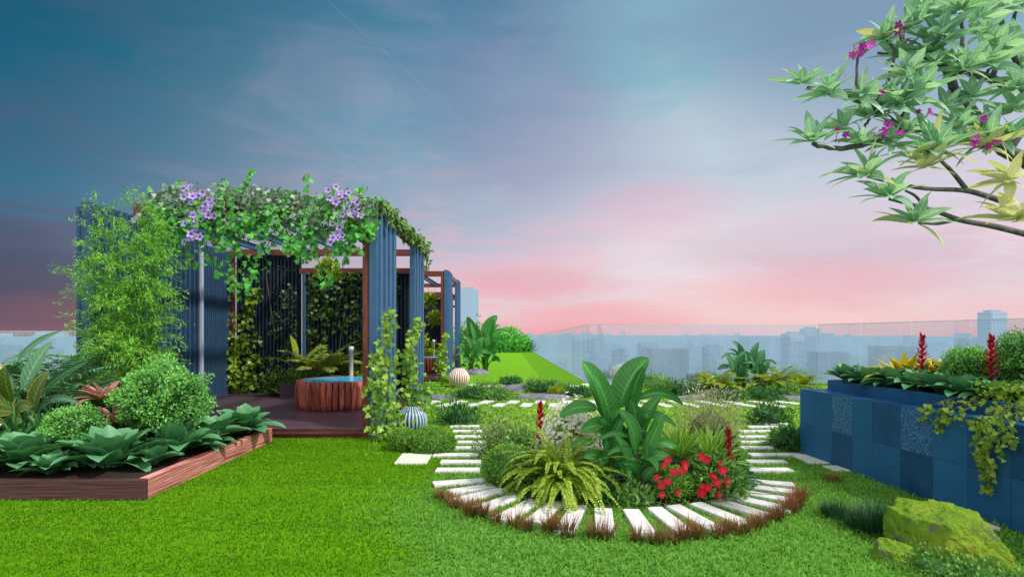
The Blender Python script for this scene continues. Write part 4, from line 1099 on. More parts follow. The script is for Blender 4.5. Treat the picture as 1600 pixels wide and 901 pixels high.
# ------------------------------------------------------------------ round bed
mb = MB(); V = [(BC[0], BC[1], .03)]; k = 64
for i in range(k):
    a = 2 * math.pi * i / k; q = 1.24 * (1 + .05 * mnoise.noise((math.cos(a) * 2, math.sin(a) * 2, 1))); V.append((BC[0] + q * math.cos(a), BC[1] + q * math.sin(a), .008))
mb.add(V, [(0, i + 1, (i + 1) % k + 1) for i in range(k)]); struct(mb.build('flower_bed_soil', M['soil']))
paddle_plant((1.17, 5.95, .0), .97, 'big leafy plant with large shiny paddle leaves in the middle of the round bed', 'broad', BIG, stemr=.014)
paddle_plant((1.2, 5.56, .02), .6, 'smaller leafy plant with bare stems at the right foot of the big leafy plant', 'broad', [(-l[0], l[1], -l[2], l[3], l[4] * .85, -l[5], l[6], l[7]) for l in BIG[:14]] + [(.1, .25, .28, .5, .2, .2, -.2, -.1), (-.1, .22, -.3, .45, .2, -.2, -.2, -.1)], stemr=.013)
paddle_plant((.98, 5.68, .02), .58, 'low leafy plant between the fern and the big leafy plant', 'broad', BIG[2:15], stemr=.013)
fern((.47, 5.62, .06), .72, 'wide yellow green fern at the front left of the round bed', 190, 'fern', .052, .024, (.35, 1.5), (1.3, 2.4), npair=26)
clipped_bush((-.04, 5.98, .01), .265, .255, 'clipped round bush at the left of the round bed', 3800, lump=.07)
shrub((-.13, 7.35, .01), .34, .34, 'variegated olive shrub at the back left of the round bed', 'bush_var', 1300, .055)
shrub((.12, 7.0, .01), .36, .30, 'dark green shrub behind the left red spiked bromeliad', 'bush_mid', 900, .06)
spike_bromeliad((.33, 6.75, .02), 1.02, 'bromeliad with red flower spike left of the white flowers in the round bed')
spike_bromeliad((2.10, 5.58, .08), .80, 'bromeliad with red flower spike at the right end of the round bed', rotz=1.3)
# white flowering bush
root = thing('white_flower_bush', 'airy bush dotted with tiny white flowers left of the big leafy plant', 'flower bush', (.68, 6.4, .02))
mb, mf, ms = MB(), MB(), MB()
leafy_blob(mb, 900, .30, .26, .52, .05, .3, .2, (.45, .95), (0, 0, .2), -.3, 4, upb=.7, core=False); mb.build('foliage', M['bush_mid'], root)
p, d, r = blob_points(950, .36, .32, .60, .18, (.75, 1.08), -.1, 4); p[:, 2] += .2
mf.scatter(tpl_flower(5, .15), p, frames(np.cross(d, rdir(len(d))), d + np.array([0, -.5, .4])), rng.uniform(.016, .028, len(p)), rng.uniform(.2, .8, len(p))); o = mf.build('flower_heads', M['petal_white'], root); o['kind'] = 'stuff'
for q in p[::6]: ms.tube([(0, 0, 0), (q[0] * .4, q[1] * .4, q[2] * .55), tuple(q)], [.004, .003, .002], 4, cap=False)
ms.build('stem', M['stem'], root)
# small lily
root = thing('lily', 'small lily with white star flowers in front of the big leafy plant', 'lily', (.88, 5.82, .02))
mb = MB(); rosette(mb, 22, .42, .06, (.4, 1.3), (.8, 1.5), .25, 'strap'); mb.build('rosette', M['palm'], root, smooth=True)
for q in ((-.12, -.12, .42), (.1, -.15, .40)):
    mb = MB()
    for k in range(6): strip(mb, (0, 0, 0), k * 1.047, .4, .09, .026, .9, .2, 4, 'lance', .6)
    mb.tube([(0, 0, 0), (-q[0] * .5, -q[1] * .5, -q[2] * .5)], .004, 4, .2); mb.build('flower', M['petal_white'], root, loc=q)
small_rosette((1.70, 5.82, .30), 1.0, 'yucca', 'yellow edged yucca in the round bed, left of the two', 42, 'lance', .058, 'yucca', 'yucca', (.05, 1.5), (.05, .4), .50)
small_rosette((1.98, 5.74, .28), 1.0, 'yucca', 'yellow edged yucca in the round bed beside the right red spike', 42, 'lance', .058, 'yucca', 'yucca', (.05, 1.5), (.05, .4), .50)
shrub((2.32, 6.75, .26), .42, .52, 'pale cream dry looking bush at the back right of the round bed', 'bush_pale', 2400, .045, aspect=.25, lump=.15)
shrub((2.30, 6.5, .01), .22, .40, 'dark shrub behind the right red spike', 'bush_dark', 900, .06)
# red flower bush
root = thing('red_flower_bush', 'bush with big red flowers at the front right of the round bed', 'flower bush', (1.88, 5.5, .01))
mb = MB(); leafy_blob(mb, 1900, .25, .25, .27, .05, .5, .15, (.7, 1.05), (.08, 0, .14), -.4, 8); mb.build('foliage', M['bush_mid'], root)
fm = MB(); F6 = tpl_flower(5, .5)
for s_, zz_, ro in ((1, 0, 0), (.72, .12, .5), (.42, .22, 1.1)):
    Rz = np.array(Matrix.Rotation(ro, 3, 'Z')); fm.scatter(F6, np.array([[0, 0, zz_]]), Rz[None], np.array([s_]), np.array([.25 + zz_ * 2]))
fo = fm.build('flower', M['petal_red']); red_me = fo.data; bpy.data.objects.remove(fo)
for (px, py) in ((1068, 726), (1097, 713), (1104, 718), (1128, 735), (1135, 752), (1122, 773), (1098, 763), (1105, 762), (1119, 755), (1053, 738), (1066, 735), (1125, 725), (1095, 770), (1112, 742)):
    yy = 5.27 + random.uniform(-.03, .05) + (.12 if py < 730 else 0); x = (px - CX) / F * yy; z = EYE - (py - HY) / F * yy
    one_flower(red_me, root, (x - 1.88, yy - 5.5, z - .01), (random.uniform(-.4, .4), -1, random.uniform(.1, .8)), random.uniform(.036, .05))
root2 = thing('red_flower_bush', 'lighter clipped ball with a few red flowers left of the red flower bush', 'flower bush', (1.52, 5.48, .01))
mb = MB(); leafy_blob(mb, 2300, .20, .20, .19, .027, .55, .05, (.86, 1.03), (0, 0, .11), -.5, 3); mb.build('foliage', M['clipped'], root2)
for (px, py) in ((1036, 727), (1043, 719), (1033, 757), (1043, 753), (1034, 772), (1058, 770), (1026, 745)):
    yy = 5.26 + random.uniform(-.02, .04) + (.15 if py < 735 else 0); x = (px - CX) / F * yy; z = EYE - (py - HY) / F * yy
    one_flower(red_me, root2, (x - 1.52, yy - 5.48, z - .01), (random.uniform(-.4, .4), -1, random.uniform(.1, .8)), random.uniform(.03, .042))
for x, y, r_, h_, mt, lb in ((1.12, 5.33, .22, .12, 'bush_mid', 'low bluish shrub in front of the big leafy plant'), (.85, 5.42, .25, .14, 'bush_dark', 'low dark shrub below the right half of the fern'), (.30, 5.55, .25, .14, 'bush_dark', 'low dark shrub below the left half of the fern'),
                              (.02, 6.5, .3, .16, 'bush_dark', 'low dark shrub behind the clipped bush of the round bed'), (1.75, 6.4, .4, .28, 'bush_dark', 'dark shrub behind the two yuccas'), (2.28, 5.85, .18, .18, 'bush_dark', 'low dark shrub right of the red flower bush'), (1.2, 7.0, .5, .3, 'bush_dark', 'dark shrub behind the big leafy plant'), (.2, 6.3, .25, .2, 'bush_mid', 'low green shrub between fern and left red spike')):
    shrub((x, y, .01), r_, h_, lb, mt, 620, .05)

# red grass around the front of the ring
N_T = 31
for i in range(N_T):
    a = R(207 + (333 - 207) * i / (N_T - 1)); a += R(random.uniform(-1.6, 1.6)); q = 1.92 + random.uniform(-.05, .05)
    lab = f'red tipped grass tuft edging the round path, {NTH[i]} counting from its left end'
    tuft((BC[0] + q * math.cos(a), BC[1] + q * math.sin(a) * 1.055, 0), .15 * random.uniform(.7, 1.2),   .165 * random.uniform(.65, 1.3), int(100 * random.uniform(.7, 1.2)), 'red_grass', lab, .009, 'red grass tufts edging the round path', 'red_grass_tuft', .55)

# ------------------------------------------------------------------ middle ground
tuft((2.78, 4.98, 0), .26, .16, 480, 'tuft_dark', 'small dark grass tuft left of the mossy rocks', .006, lean=.75)
tuft((2.92, 4.62, 0), .50, .25, 1100, 'tuft_dark', 'large dark grass tuft behind the small mossy rock', .007, lean=.75)
def mugo(px, py, rx, rz, label, mat='bush_dark', n=700, size=.10):
    x, y, _ = at(px, py); shrub((x, y, 0), rx, rz, label, mat, n, size, lump=.25, aspect=.18, upb=.9) if False else shrub((x, y, 0), rx, rz, label, mat, n, size, lump=.25, aspect=.22)
mugo(716, 662, .36, .26, 'dark low shrub at the far end of the left white path')
mugo(1202, 662, .36, .26, 'dark low shrub at the far end of the right white path')
mugo(1240, 706, .19, .24, 'dark rounded shrub against the far corner of the blue planter')
mugo(1226, 698, .2, .2, 'green shrub just behind the rounded one by the blue planter', 'bush_mid')
def flat_rock(px, py, sx, sy, h, label, rz=0):
    x, y, _ = at(px, py)
    mb = MB(); k, V, fs = 40, [], []
    for j in range(7):
        ph = j / 6 * math.pi / 2
        for i in range(k):
            th = 2 * math.pi * i / k; nz = 1 + .22 * mnoise.noise((math.cos(th) * 1.3 + px, math.sin(th) * 1.3, 0)) + .06 * mnoise.noise((math.cos(th) * 5, math.sin(th) * 5, px))
            V.append((sx * nz * math.cos(ph) * math.cos(th), sy * nz * math.cos(ph) * math.sin(th), h * math.sin(ph) ** .6 * (1 + .25 * mnoise.noise((math.cos(th) * 2, math.sin(th) * 2, ph * 2 + px)))))
    for j in range(6):
        for i in range(k): fs.append((j * k + i, j * k + (i + 1) % k, (j + 1) * k + (i + 1) % k, (j + 1) * k + i))
    mb.add(V, fs); return tag(mb.build('flat_rock', M['boulder'], loc=(x, y, -.01), rotz=rz, smooth=True), label, 'rock')
flat_rock(820, 608, .62, .8, .14, 'grey flat rock left of the shrubs behind the white row')
flat_rock(850, 621, .75, .45, .10, 'low grey flat rock in front of the left shrub cluster')
flat_rock(1110, 611, .75, .9, .15, 'grey flat rock right of the bluish shrub')
flat_rock(1090, 622, .5, .4, .08, 'small low grey rock in front of the right rock')
flat_rock(1222, 603, .7, .7, .2, 'grey rock at the right behind the yellow ferns')
flat_rock(690, 621, .55, .4, .06, 'flat grey rock near the pink striped urn')
flat_rock(1240, 622, .6, .4, .07, 'low grey rock left of the blue planter behind the white row')
MID = [(858, 615, .55, .38, 'bush_dark', 'dark shrub on the left flat rock'), (878, 616, .4, .3, 'bush_mid', 'green shrub at the right of the left flat rock'), (905, 620, .5, .3, 'bush_dark', 'dark shrub half hidden by the big leafy plant'),
       (835, 612, .35, .42, 'bush_mid', 'taller green shrub at the left flat rock'), (735, 622, .5, .26, 'bush_dark', 'dark shrub left of the left flat rock'), (775, 624, .5, .28, 'bush_mid', 'green shrub between urn and left flat rock'), (758, 620, .5, .5, 'bush_mid', 'taller bright shrub right of the pink urn'),
       (798, 602, .4, .3, 'bush_dark', 'dark shrub at the end of the mown lawn'), (960, 592, .6, .34, 'bush_dark', 'dark shrub by the glass right of the lawn corner'), (1040, 615, .5, .5, 'bush_mid', 'bluish shrub right of the big leafy plant'), (1065, 617, .55, .48, 'bush_dark', 'dark rounded shrub left of the right rock'),
       (1020, 606, .5, .5, 'bush_mid', 'grey green shrub near the glass behind the big leafy plant'), (1095, 597, .6, .3, 'bush_dark', 'dark shrub by the glass left of the far leafy plant'), (1135, 626, .5, .28, 'bush_dark', 'dark shrub in front of the left yellow fern'), (1125, 605, .5, .4, 'bush_mid', 'green shrub behind the left yellow fern'),
       (1195, 624, .5, .32, 'bush_dark', 'dark shrub in front of the right yellow fern'), (1228, 618, .5, .34, 'bush_mid', 'green shrub left of the blue planter'), (1243, 605, .5, .4, 'bush_dark', 'dark shrub by the glass next to the blue planter'), (1240, 596, .5, .5, 'bush_mid', 'green shrub against the glass behind the blue planter'),
       (655, 616, .55, .3, 'bush_mid', 'green shrub left of the pink urn')]
for px, py, rx, rz, mt, lb in MID: mugo(px, py, rx * .85, rz * .62, lb, mt, 750, .10)
clipped_bush((*at(870, 619)[:2], 0), .22, .16, 'small lime dome shrub on the left flat rock', 900, 'lime', .04)
clipped_bush((*at(980, 594)[:2], 0), .55, .34, 'low white flowering dome by the glass near the lawn corner', 900, 'petal_white', .05)
paddle_plant((6.05, 15.4, 0), .78, 'lower part of the canna clump in front of the rear glass', 'broad_grey', BIG, 'canna', .02)
paddle_plant((6.65, 15.55, 0), .8, 'right part of the canna clump in front of the rear glass', 'broad_grey', BIG, 'canna', .02)
paddle_plant((6.3, 15.7, 0), .98, 'leafy canna in front of the rear glass on the right', 'broad_grey', [(-l[0], l[1], -l[2], l[3], l[4] * .8, -l[5], l[6], l[7]) for l in BIG], 'canna', .02)
fern((5.35, 15.1, 0), .85, 'yellow green fern at the left foot of the far canna', 34, 'lime', .17, .05, (.5, 1.35), (1.0, 1.9), npair=16)
fern((6.75, 14.9, 0), .9, 'yellow green fern at the right foot of the far canna', 34, 'lime', .17, .05, (.5, 1.35), (1.0, 1.9), npair=16)
fern((7.6, 15.3, 0), .7, 'smaller yellow green fern near the blue planter corner', 26, 'lime', .15, .05, (.5, 1.35), (1.0, 1.9), npair=16)
paddle_plant((-1.0, 22.2, 0), 1.62, 'tall paddle leaved plant beside the end of the second pavilion', 'broad', BIG, 'banana_plant', .02)
paddle_plant((-1.55, 21.4, 0), 1.05, 'lower paddle leaved plant at the corner post of the second pavilion', 'broad', [(-l[0], l[1], -l[2], l[3], l[4], -l[5], l[6], l[7]) for l in BIG], 'banana_plant', .02)
flat_rock(742, 584, .5, .5, .2, 'small pale rock at the foot of the tall paddle leaved plant')
shrub((-.5, 44.5, 0), 1.75, 1.35, 'bright green dome bush at the far end of the mown lawn', 'ivy', 1900, .32, LEAF, aspect=.35, lump=.1)
shrub((1.0, 45.0, 0), .8, .8, 'dark bush at the far corner of the mown lawn by the glass', 'bush_dark', 600, .25)
shrub((-3.2, 42.5, 0), 1.3, 1.6, 'dark green bush at the far left end of the mown lawn', 'bush_mid', 900, .3, LEAF, aspect=.4)

# ------------------------------------------------------------------ blue tiled planter on the right
root = thing('tiled_planter', 'long blue tiled planter wall along the right side', 'planter', (0, 0, 0))
A = np.array([3.73, 7.46]); B = np.array([4.32, 1.7]); u = (B - A) / np.linalg.norm(B - A); nrm = np.array([u[1], -u[0]])   # nrm towards the lawn (-x)
if nrm[0] > 0: nrm = -nrm
root.location = (A[0], A[1], 0); LEN = np.linalg.norm(B - A)
inn = -nrm
def w2(s_, d_): p = u * s_ + inn * d_; return p
def pbox(mb, s0, s1, d0, d1, z0, z1, tint=.5):
    mb.hard = True
    c4 = [w2(s0, d0), w2(s1, d0), w2(s1, d1), w2(s0, d1)]
    V = [(p[0], p[1], z) for z in (z0, z1) for p in c4]
    mb.add(V, [(3, 2, 1, 0), (4, 5, 6, 7), (0, 1, 5, 4), (1, 2, 6, 5), (2, 3, 7, 6), (3, 0, 4, 7)], [tint, 0, .5])
m = bpy.data.materials.new('blue_tiles'); nt, N, L = nodes_of(m)
a_ = nd(nt, 'ShaderNodeAttribute', attribute_name='leaf'); sep = nd(nt, 'ShaderNodeSeparateColor'); L.new(a_.outputs['Color'], sep.inputs[0])
v = obj_co(nt); nz = noise_tex(nt, 3.5, 6, .65, v); nf = noise_tex(nt, 40, 3, .6, v)
cc = mixc(nt, sep.outputs[0], (.005, .042, .13), (.03, .19, .44))
cc = mixc(nt, ramp(nt, nz, [(.42, 0.), (.75, .35)]), cc, (.06, .22, .44))
cc = mixc(nt, mth(nt, 'MULTIPLY', nf, .3), cc, (.01, .05, .13))
p = nd(nt, 'ShaderNodeBsdfPrincipled'); L.new(cc, p.inputs['Base Color']); L.new(mth(nt, 'MULTIPLY_ADD', nz, .3, .35), p.inputs['Roughness']); p.inputs['Specular IOR Level'].default_value = .25
b = nd(nt, 'ShaderNodeBump'); b.inputs['Strength'].default_value = .15; b.inputs['Distance'].default_value = .006; L.new(nf, b.inputs['Height']); L.new(b.outputs[0], p.inputs['Normal'])
L.new(p.outputs[0], nd(nt, 'ShaderNodeOutputMaterial').inputs[0]); M['tile'] = m
m = bpy.data.materials.new('pebble_tiles'); nt, N, L = nodes_of(m)
v = obj_co(nt); vo = nd(nt, 'ShaderNodeTexVoronoi'); vo.inputs['Scale'].default_value = 46; L.new(v, vo.inputs['Vector'])
p = nd(nt, 'ShaderNodeBsdfPrincipled'); L.new(mixc(nt, ramp(nt, vo.outputs['Distance'], [(.1, 0.), (.6, 1.)]), mixc(nt, vo.outputs['Color'], (.04, .20, .46), (.17, .38, .66)), (.015, .09, .26)), p.inputs['Base Color']); p.inputs['Roughness'].default_value = .35
b = nd(nt, 'ShaderNodeBump'); b.inputs['Strength'].default_value = .5; b.inputs['Distance'].default_value = .008; b.invert = True; L.new(vo.outputs['Distance'], b.inputs['Height']); L.new(b.outputs[0], p.inputs['Normal'])
L.new(p.outputs[0], nd(nt, 'ShaderNodeOutputMaterial').inputs[0]); M['pebble'] = m
mb = MB(); pbox(mb, .012, LEN, .012, 2.5, 0, .84, .1); core_ = mb.build('wall', M['tile'], root)
mt, mp = MB(), []
edges = [0, .28, .63, .98, 1.29, 1.68, 2.07, 2.44, 2.83, 3.2, 3.6, 4.0, 4.4, 4.8, LEN]
for i in range(len(edges) - 1):
    for j, (z0, z1) in enumerate(((0, .42), (.42, .848))):
        s0, s1 = edges[i] + .0015, edges[i + 1] - .0015
        if j == 1 and i in (2, 5, 9):
            q = MB(); pbox(q, s0, s1, .002, .011, z0 + .0015, z1, .5); q.build('pebble_panel', M['pebble'], root)
        else:
            tt = [.62, .5, .3, .62, .25, .3, .6, .35, .15, .5, .3, .6, .4, .5][i] if j else [.55, .62, .2, .6, .62, .2, .68, .58, .5, .3, .6, .4, .5, .5][i]
            pbox(mt, s0, s1, .0, .011, z0 + .0015, z1, tt + random.uniform(-.06, .06))
s_ = 0; 
while s_ < 2.4:
    # far end face
    mt_c = [w2(-.0, s_ + .014), w2(-.0, s_ + .37)]
    pbox(mt, -.002, .011, s_ + .014, s_ + .37, .0, .42, random.uniform(.2, .6)); pbox(mt, -.002, .011, s_ + .014, s_ + .37, .423, .848, random.uniform(.2, .6)); s_ += .36
mt.build('tile_facing', M['tile'], root, bevel=.0025)
mb = MB()
for i in range(len(edges) - 1): pbox(mb, edges[i] + .002 + (.012 if i == 0 else 0), edges[i + 1] - .002, .012, .235, .841, .856, .55 + random.uniform(-.1, .1))
mb.build('ledge', M['tile'], root)
mb = MB(); TH = .985
k = 0; s_ = .2
while s_ < LEN - .2:
    pbox(mb, s_ + .002, s_ + .78, .24, .30, .842, TH, .45 + .15 * (k % 2)); s_ += .782; k += 1
pbox(mb, .2, .26, .302, 2.4, .842, TH, .3); pbox(mb, .262, LEN, 2.3, 2.4, .842, TH, .4)
mb.build('trough_rim', M['tile'], root, bevel=.003)
mb = MB(); pbox(mb, .262, LEN, .302, 2.297, .842, TH - .03); mb.build('soil', M['soil'], root)
PZ = TH - .03
def pw(s_, d_): p = A + u * s_ + inn * d_; return (p[0], p[1], PZ)
for i, (s_, d_, sc, lb) in enumerate(((.34, .42, .62, 'agave at the far corner of the blue planter, first of the dark row'), (.72, .40, .62, 'agave in the blue planter row, second from the far corner'), (1.10, .42, .66, 'agave in front of the yellow bromeliad of the blue planter'), (1.42, .40, .62, 'agave below the far red spike of the blue planter'),
                                      (1.72, .42, .62, 'agave right below the small topiary of the blue planter'), (2.0, .40, .6, 'agave left of the trailing ivy on the blue planter'), (.6, .75, .6, 'agave in the second row behind the far corner of the blue planter'), (2.3, .42, .6, 'agave half under the trailing ivy of the blue planter'))):
    agave(pw(s_, d_), sc * 1.12, lb, i * 1.3, n=28)
small_rosette(tuple(np.array(pw(.90, .70)) + np.array([0, 0, .06])), 1.05, 'brom_yellow', 'bright yellow bromeliad in the blue planter', 24, 'lance', .1)
small_rosette(tuple(np.array(pw(.5, 1.1))), .7, 'brom_yellow', 'smaller yellow bromeliad behind the bright one in the blue planter', 20, 'lance', .1)
spike_bromeliad(pw(1.27, .60), .84, 'bromeliad with red flower spike in the blue planter, beside the yellow one', rotz=.7)
spike_bromeliad(pw(2.06, .62), .82, 'bromeliad with red flower spike in the blue planter, between the two topiary balls', rotz=2.2)
topiary(pw(1.64, .78), .20, .28, 'smaller topiary ball in the blue planter, between the two red spikes', 5200, .025)
topiary(pw(2.12, .95), .25, .40, 'larger topiary ball at the right picture edge in the blue planter', 6000, .028)
small_rosette(tuple(np.array(pw(1.45, 1.5)) + np.array([0, 0, .22])), .95, 'brom_pink', 'reddish bromeliad rising behind the topiary in the blue planter', 22, w=.08)
shrub(tuple(np.array(pw(1.45, 1.5))), .25, .24, 'dark mound carrying the reddish bromeliad in the blue planter', 'bush_dark', 300, .07)
small_rosette(tuple(np.array(pw(1.9, 1.2)) + np.array([0, 0, .0])), .9, 'croton', 'orange croton behind the far red spike in the blue planter', 22, 'lance', .09, 'croton', 'croton', (.5, 1.4), (.3, .9), .55)
small_rosette(pw(1.15, 1.35), .9, 'croton', 'red edged croton behind the yellow bromeliad in the blue planter', 22, 'lance', .09, 'croton', 'croton', (.5, 1.4), (.3, .9), .5)
for s_, d_, lb in ((1.2, 1.0, 'dark filler shrub behind the yellow bromeliad'), (1.75, 1.1, 'dark filler shrub behind the smaller planter topiary'), (2.5, .8, 'dark filler shrub at the right picture edge of the planter'), (.8, 1.2, 'dark filler shrub at the back of the planter far end')):
    shrub(pw(s_, d_), .26, .2, lb, 'bush_dark', 420, .08, LEAF)
small_rosette(tuple(np.array(pw(1.55, .95)) + np.array([0, 0, .12])), .95, 'croton', 'orange and yellow croton between the far red spike and small planter topiary', 24, 'lance', .11, 'croton', 'croton', (.4, 1.4), (.3, .9), .5)
small_rosette(tuple(np.array(pw(1.12, .95)) + np.array([0, 0, .08])), .9, 'brom_yellow', 'second yellow bromeliad just left of the far red spike', 22, 'lance', .1)
# trailing vine over the planter edge
root = thing('trailing_vine', 'light green vine trailing over the front of the blue planter at right', 'vine', pw(2.5, .35))
mb, ms = MB(), MB(); org = np.array(pw(2.5, .35))
P = []
for i in range(420):
    s_ = random.gauss(2.62, .24); d_ = random.uniform(.16, .6); P.append(np.array(pw(s_, d_)) + np.array([0, 0, random.uniform(-.02, .20)]) - org)
def hang(s_, drop, n, sd=.035, sway=0):
    pts = []
    for i in range(n):
        t = (i + random.random()) / n
        q = np.array(pw(s_ + sway * t + random.gauss(0, sd), .20 - .24 * min(1, t * 4))); q[2] = PZ + .03 - drop * t ** .9 + random.gauss(0, .012); q[:2] += nrm * random.uniform(.0, .05)
        pts.append(q - org)
    return pts
ms_pts = []
for s_, dr, k, sw in ((2.14, .24, 24, -.14), (2.26, .22, 26, -.05), (2.45, .20, 26, .05), (2.60, .52, 60, .02), (2.655, .74, 90, .02), (2.69, .62, 70, .03), (2.80, .4, 40, .0), (2.9, .3, 40, 0), (2.36, .30, 22, -.18)):
    P += hang(s_, dr, k, .03, sw)
    tt = np.linspace(0, 1, 7); pts = []
    for t in tt:
        q = np.array(pw(s_ + sw * t, .20 - .24 * min(1, t * 4))); q[2] = PZ + .03 - dr * t ** .9; q[:2] += nrm * .02; pts.append(q - org)
    ms.tube(pts, .004, 4)
leaf_cloud(mb, np.array(P), .046, tpl=IVY, face=(nrm[0], nrm[1] - .3, .3)); mb.build('foliage', M['trail'], root); ms.build('stem', M['twig'], root)

# ------------------------------------------------------------------ frangipani
root = thing('frangipani_tree', 'frangipani tree with pink flowers leaning in from the right above the planter', 'tree', (5.75, 5.3, PZ))
org = np.array([5.75, 5.3, PZ])
def tp(px, py, d): return np.array([(px - CX) / F * d, d, EYE - (py - HY) / F * d]) - org
mb = MB()
J = tp(1625, 262, 5.1)
mb.tube([(0, 0, 0), (-.08, -.03, .5), (-.20, -.08, 1.1), (-.45, -.12, 1.6), tuple(J)], [.13, .115, .10, .085, .075], 10)
J2 = (-.20, -.08, 1.1); J3 = (-.33, -.1, 1.36)
BR = [([(1625, 262), (1570, 236), (1540, 202), (1512, 166), (1488, 136), (1480, 108), (1455, 88)], 5.1, 4.75, .062, .026), ([(1540, 202), (1475, 198), (1430, 200), (1385, 213), (1345, 228), (1310, 234), (1270, 224)], 5.0, 4.6, .042, .016),
      ([(1430, 200), (1400, 197), (1375, 175), (1340, 156), (1300, 148), (1262, 137)], 4.85, 4.5, .030, .012), ([(1625, 156), (1550, 122), (1490, 108), (1462, 92), (1420, 84), (1372, 83)], 5.4, 5.1, .045, .012),
      ([(1570, 236), (1620, 180), (1600, 120), (1575, 60), (1560, 20)], 5.15, 5.2, .045, .018), ([(1488, 136), (1500, 90), (1505, 50), (1500, 20)], 4.8, 4.7, .022, .012), ([(1512, 166), (1530, 130), (1545, 108)], 4.95, 4.8, .02, .012),
      ([(1480, 108), (1450, 70), (1430, 45)], 4.75, 4.8, .02, .012), ([(1340, 156), (1338, 120), (1340, 92)], 4.65, 4.55, .014, .009), ([(1400, 197), (1420, 165), (1432, 150)], 4.85, 4.6, .015, .01), ([(1540, 202), (1548, 215)], 5, 4.75, .02, .015), ([(1550, 122), (1570, 60), (1590, 15)], 5.3, 5.3, .025, .014), ([(1625, 262), (1690, 180), (1740, 90), (1760, 20)], 5.15, 5.5, .05, .014), ([(1690, 180), (1770, 150), (1840, 110)], 5.25, 5.7, .03, .012), ([(1625, 262), (1640, 160), (1650, 60), (1655, -20)], 5.2, 5.3, .04, .014), ([(1375, 175), (1390, 120), (1400, 80), (1385, 62)], 4.75, 4.85, .016, .01), ([(1345, 228), (1350, 200), (1360, 185)], 4.75, 4.7, .014, .01)]
for pts, d0, d1, r0, r1 in BR:
    n = len(pts); P = [tp(x, y, d0 + (d1 - d0) * i / (n - 1)) for i, (x, y) in enumerate(pts)]
    # smooth the limb
    P = np.array(P); t = np.linspace(0, n - 1, n * 4); Q = np.stack([np.interp(t, np.arange(n), P[:, k]) for k in range(3)], 1)
    for _ in range(3): Q[1:-1] = (Q[:-2] + 2 * Q[1:-1] + Q[2:]) / 4
    Q[1:-1] += rng.normal(0, .004, Q[1:-1].shape)
    mb.tube(Q, np.linspace(r0, r1, len(Q)), 8)
for pts, d0, d1, r0, r1, J_ in (([(1640, 340), (1560, 312), (1510, 296), (1440, 296), (1360, 277)], 5.0, 4.5, .034, .012, J3), ([(1510, 296), (1488, 268), (1465, 246)], 4.75, 4.5, .02, .012, None), ([(1660, 380), (1550, 352), (1500, 345), (1460, 328), (1390, 311)], 4.9, 4.4, .034, .012, J2), ([(1490, 344), (1465, 350), (1436, 348)], 4.65, 4.45, .016, .01, None), ([(1440, 317), (1430, 305), (1415, 298)], 4.55, 4.5, .012, .009, None)):
    n = len(pts); P = [tp(x, y, d0 + (d1 - d0) * i / (n - 1)) for i, (x, y) in enumerate(pts)]
    if J_ is not None: P = [np.array(J_)] + P
    P = np.array(P); m_ = len(P); t = np.linspace(0, m_ - 1, m_ * 4); Q = np.stack([np.interp(t, np.arange(m_), P[:, k]) for k in range(3)], 1)
    for _ in range(3): Q[1:-1] = (Q[:-2] + 2 * Q[1:-1] + Q[2:]) / 4
    mb.tube(Q, np.linspace(r0, r1, len(Q)), 8)
mb.build('trunk', M['bark'], root, smooth=True)
ROS = [(1254, 132, 4.5, .8), (1296, 146, 4.5, .85), (1268, 222, 4.6, 1), (1318, 200, 4.7, .7), (1356, 274, 4.5, 1.05), (1388, 308, 4.4, .95), (1430, 348, 4.4, .9), (1432, 150, 4.6, 1.1), (1462, 238, 4.5, 1.25), (1548, 215, 4.75, 1.15), (1385, 62, 4.85, .95), (1430, 42, 4.8, 1.0), (1455, 84, 4.75, 1.15),
       (1500, 18, 4.7, 1.1), (1545, 105, 4.8, 1.15), (1565, 16, 5.2, 1.1), (1590, 12, 5.3, 1.1), (1410, 90, 4.9, .9), (1378, 165, 4.7, 1.0), (1360, 184, 4.7, .9), (1520, 155, 4.8, .8), (1585, 175, 5.0, 1.1), (1345, 150, 4.6, .8), (1415, 205, 4.7, .85), (1590, 80, 5.1, 1.1), (1480, 175, 4.8, .9), (1470, 60, 4.7, 1.0), (1540, 55, 5.0, 1.0), (1420, 118, 4.7, 1), (1505, 110, 4.7, .9), (1600, 125, 5, 1), (1345, 225, 4.6, .8)]
ROS += [(1440, 12, 4.9, .9), (1530, 30, 4.9, 1.0), (1475, 100, 4.7, .8), (1560, 75, 4.9, 1.0), (1590, 140, 4.8, 1.0), (1500, 200, 4.7, .9), (1410, 165, 4.6, .9), (1395, 225, 4.6, .7), (1580, 215, 4.7, .9)]
ROS += [(1760, 15, 5.5, 1.1), (1740, 80, 5.4, 1.0), (1840, 105, 5.7, 1.1), (1790, 140, 5.5, 1.0), (1655, -25, 5.3, 1.1), (1650, 50, 5.2, 1.0), (1700, 150, 5.2, 1.0), (1690, 60, 5.3, 1.0), (1645, 130, 5.1, 1.0), (1800, 70, 5.6, 1.0), (1720, -20, 5.4, 1.0)]
YEL = [(1585, 345, 4.3, 1.1), (1578, 282, 4.4, .9), (1540, 232, 4.7, .9), (1450, 262, 4.45, .8)]
mg, my = MB(), MB()
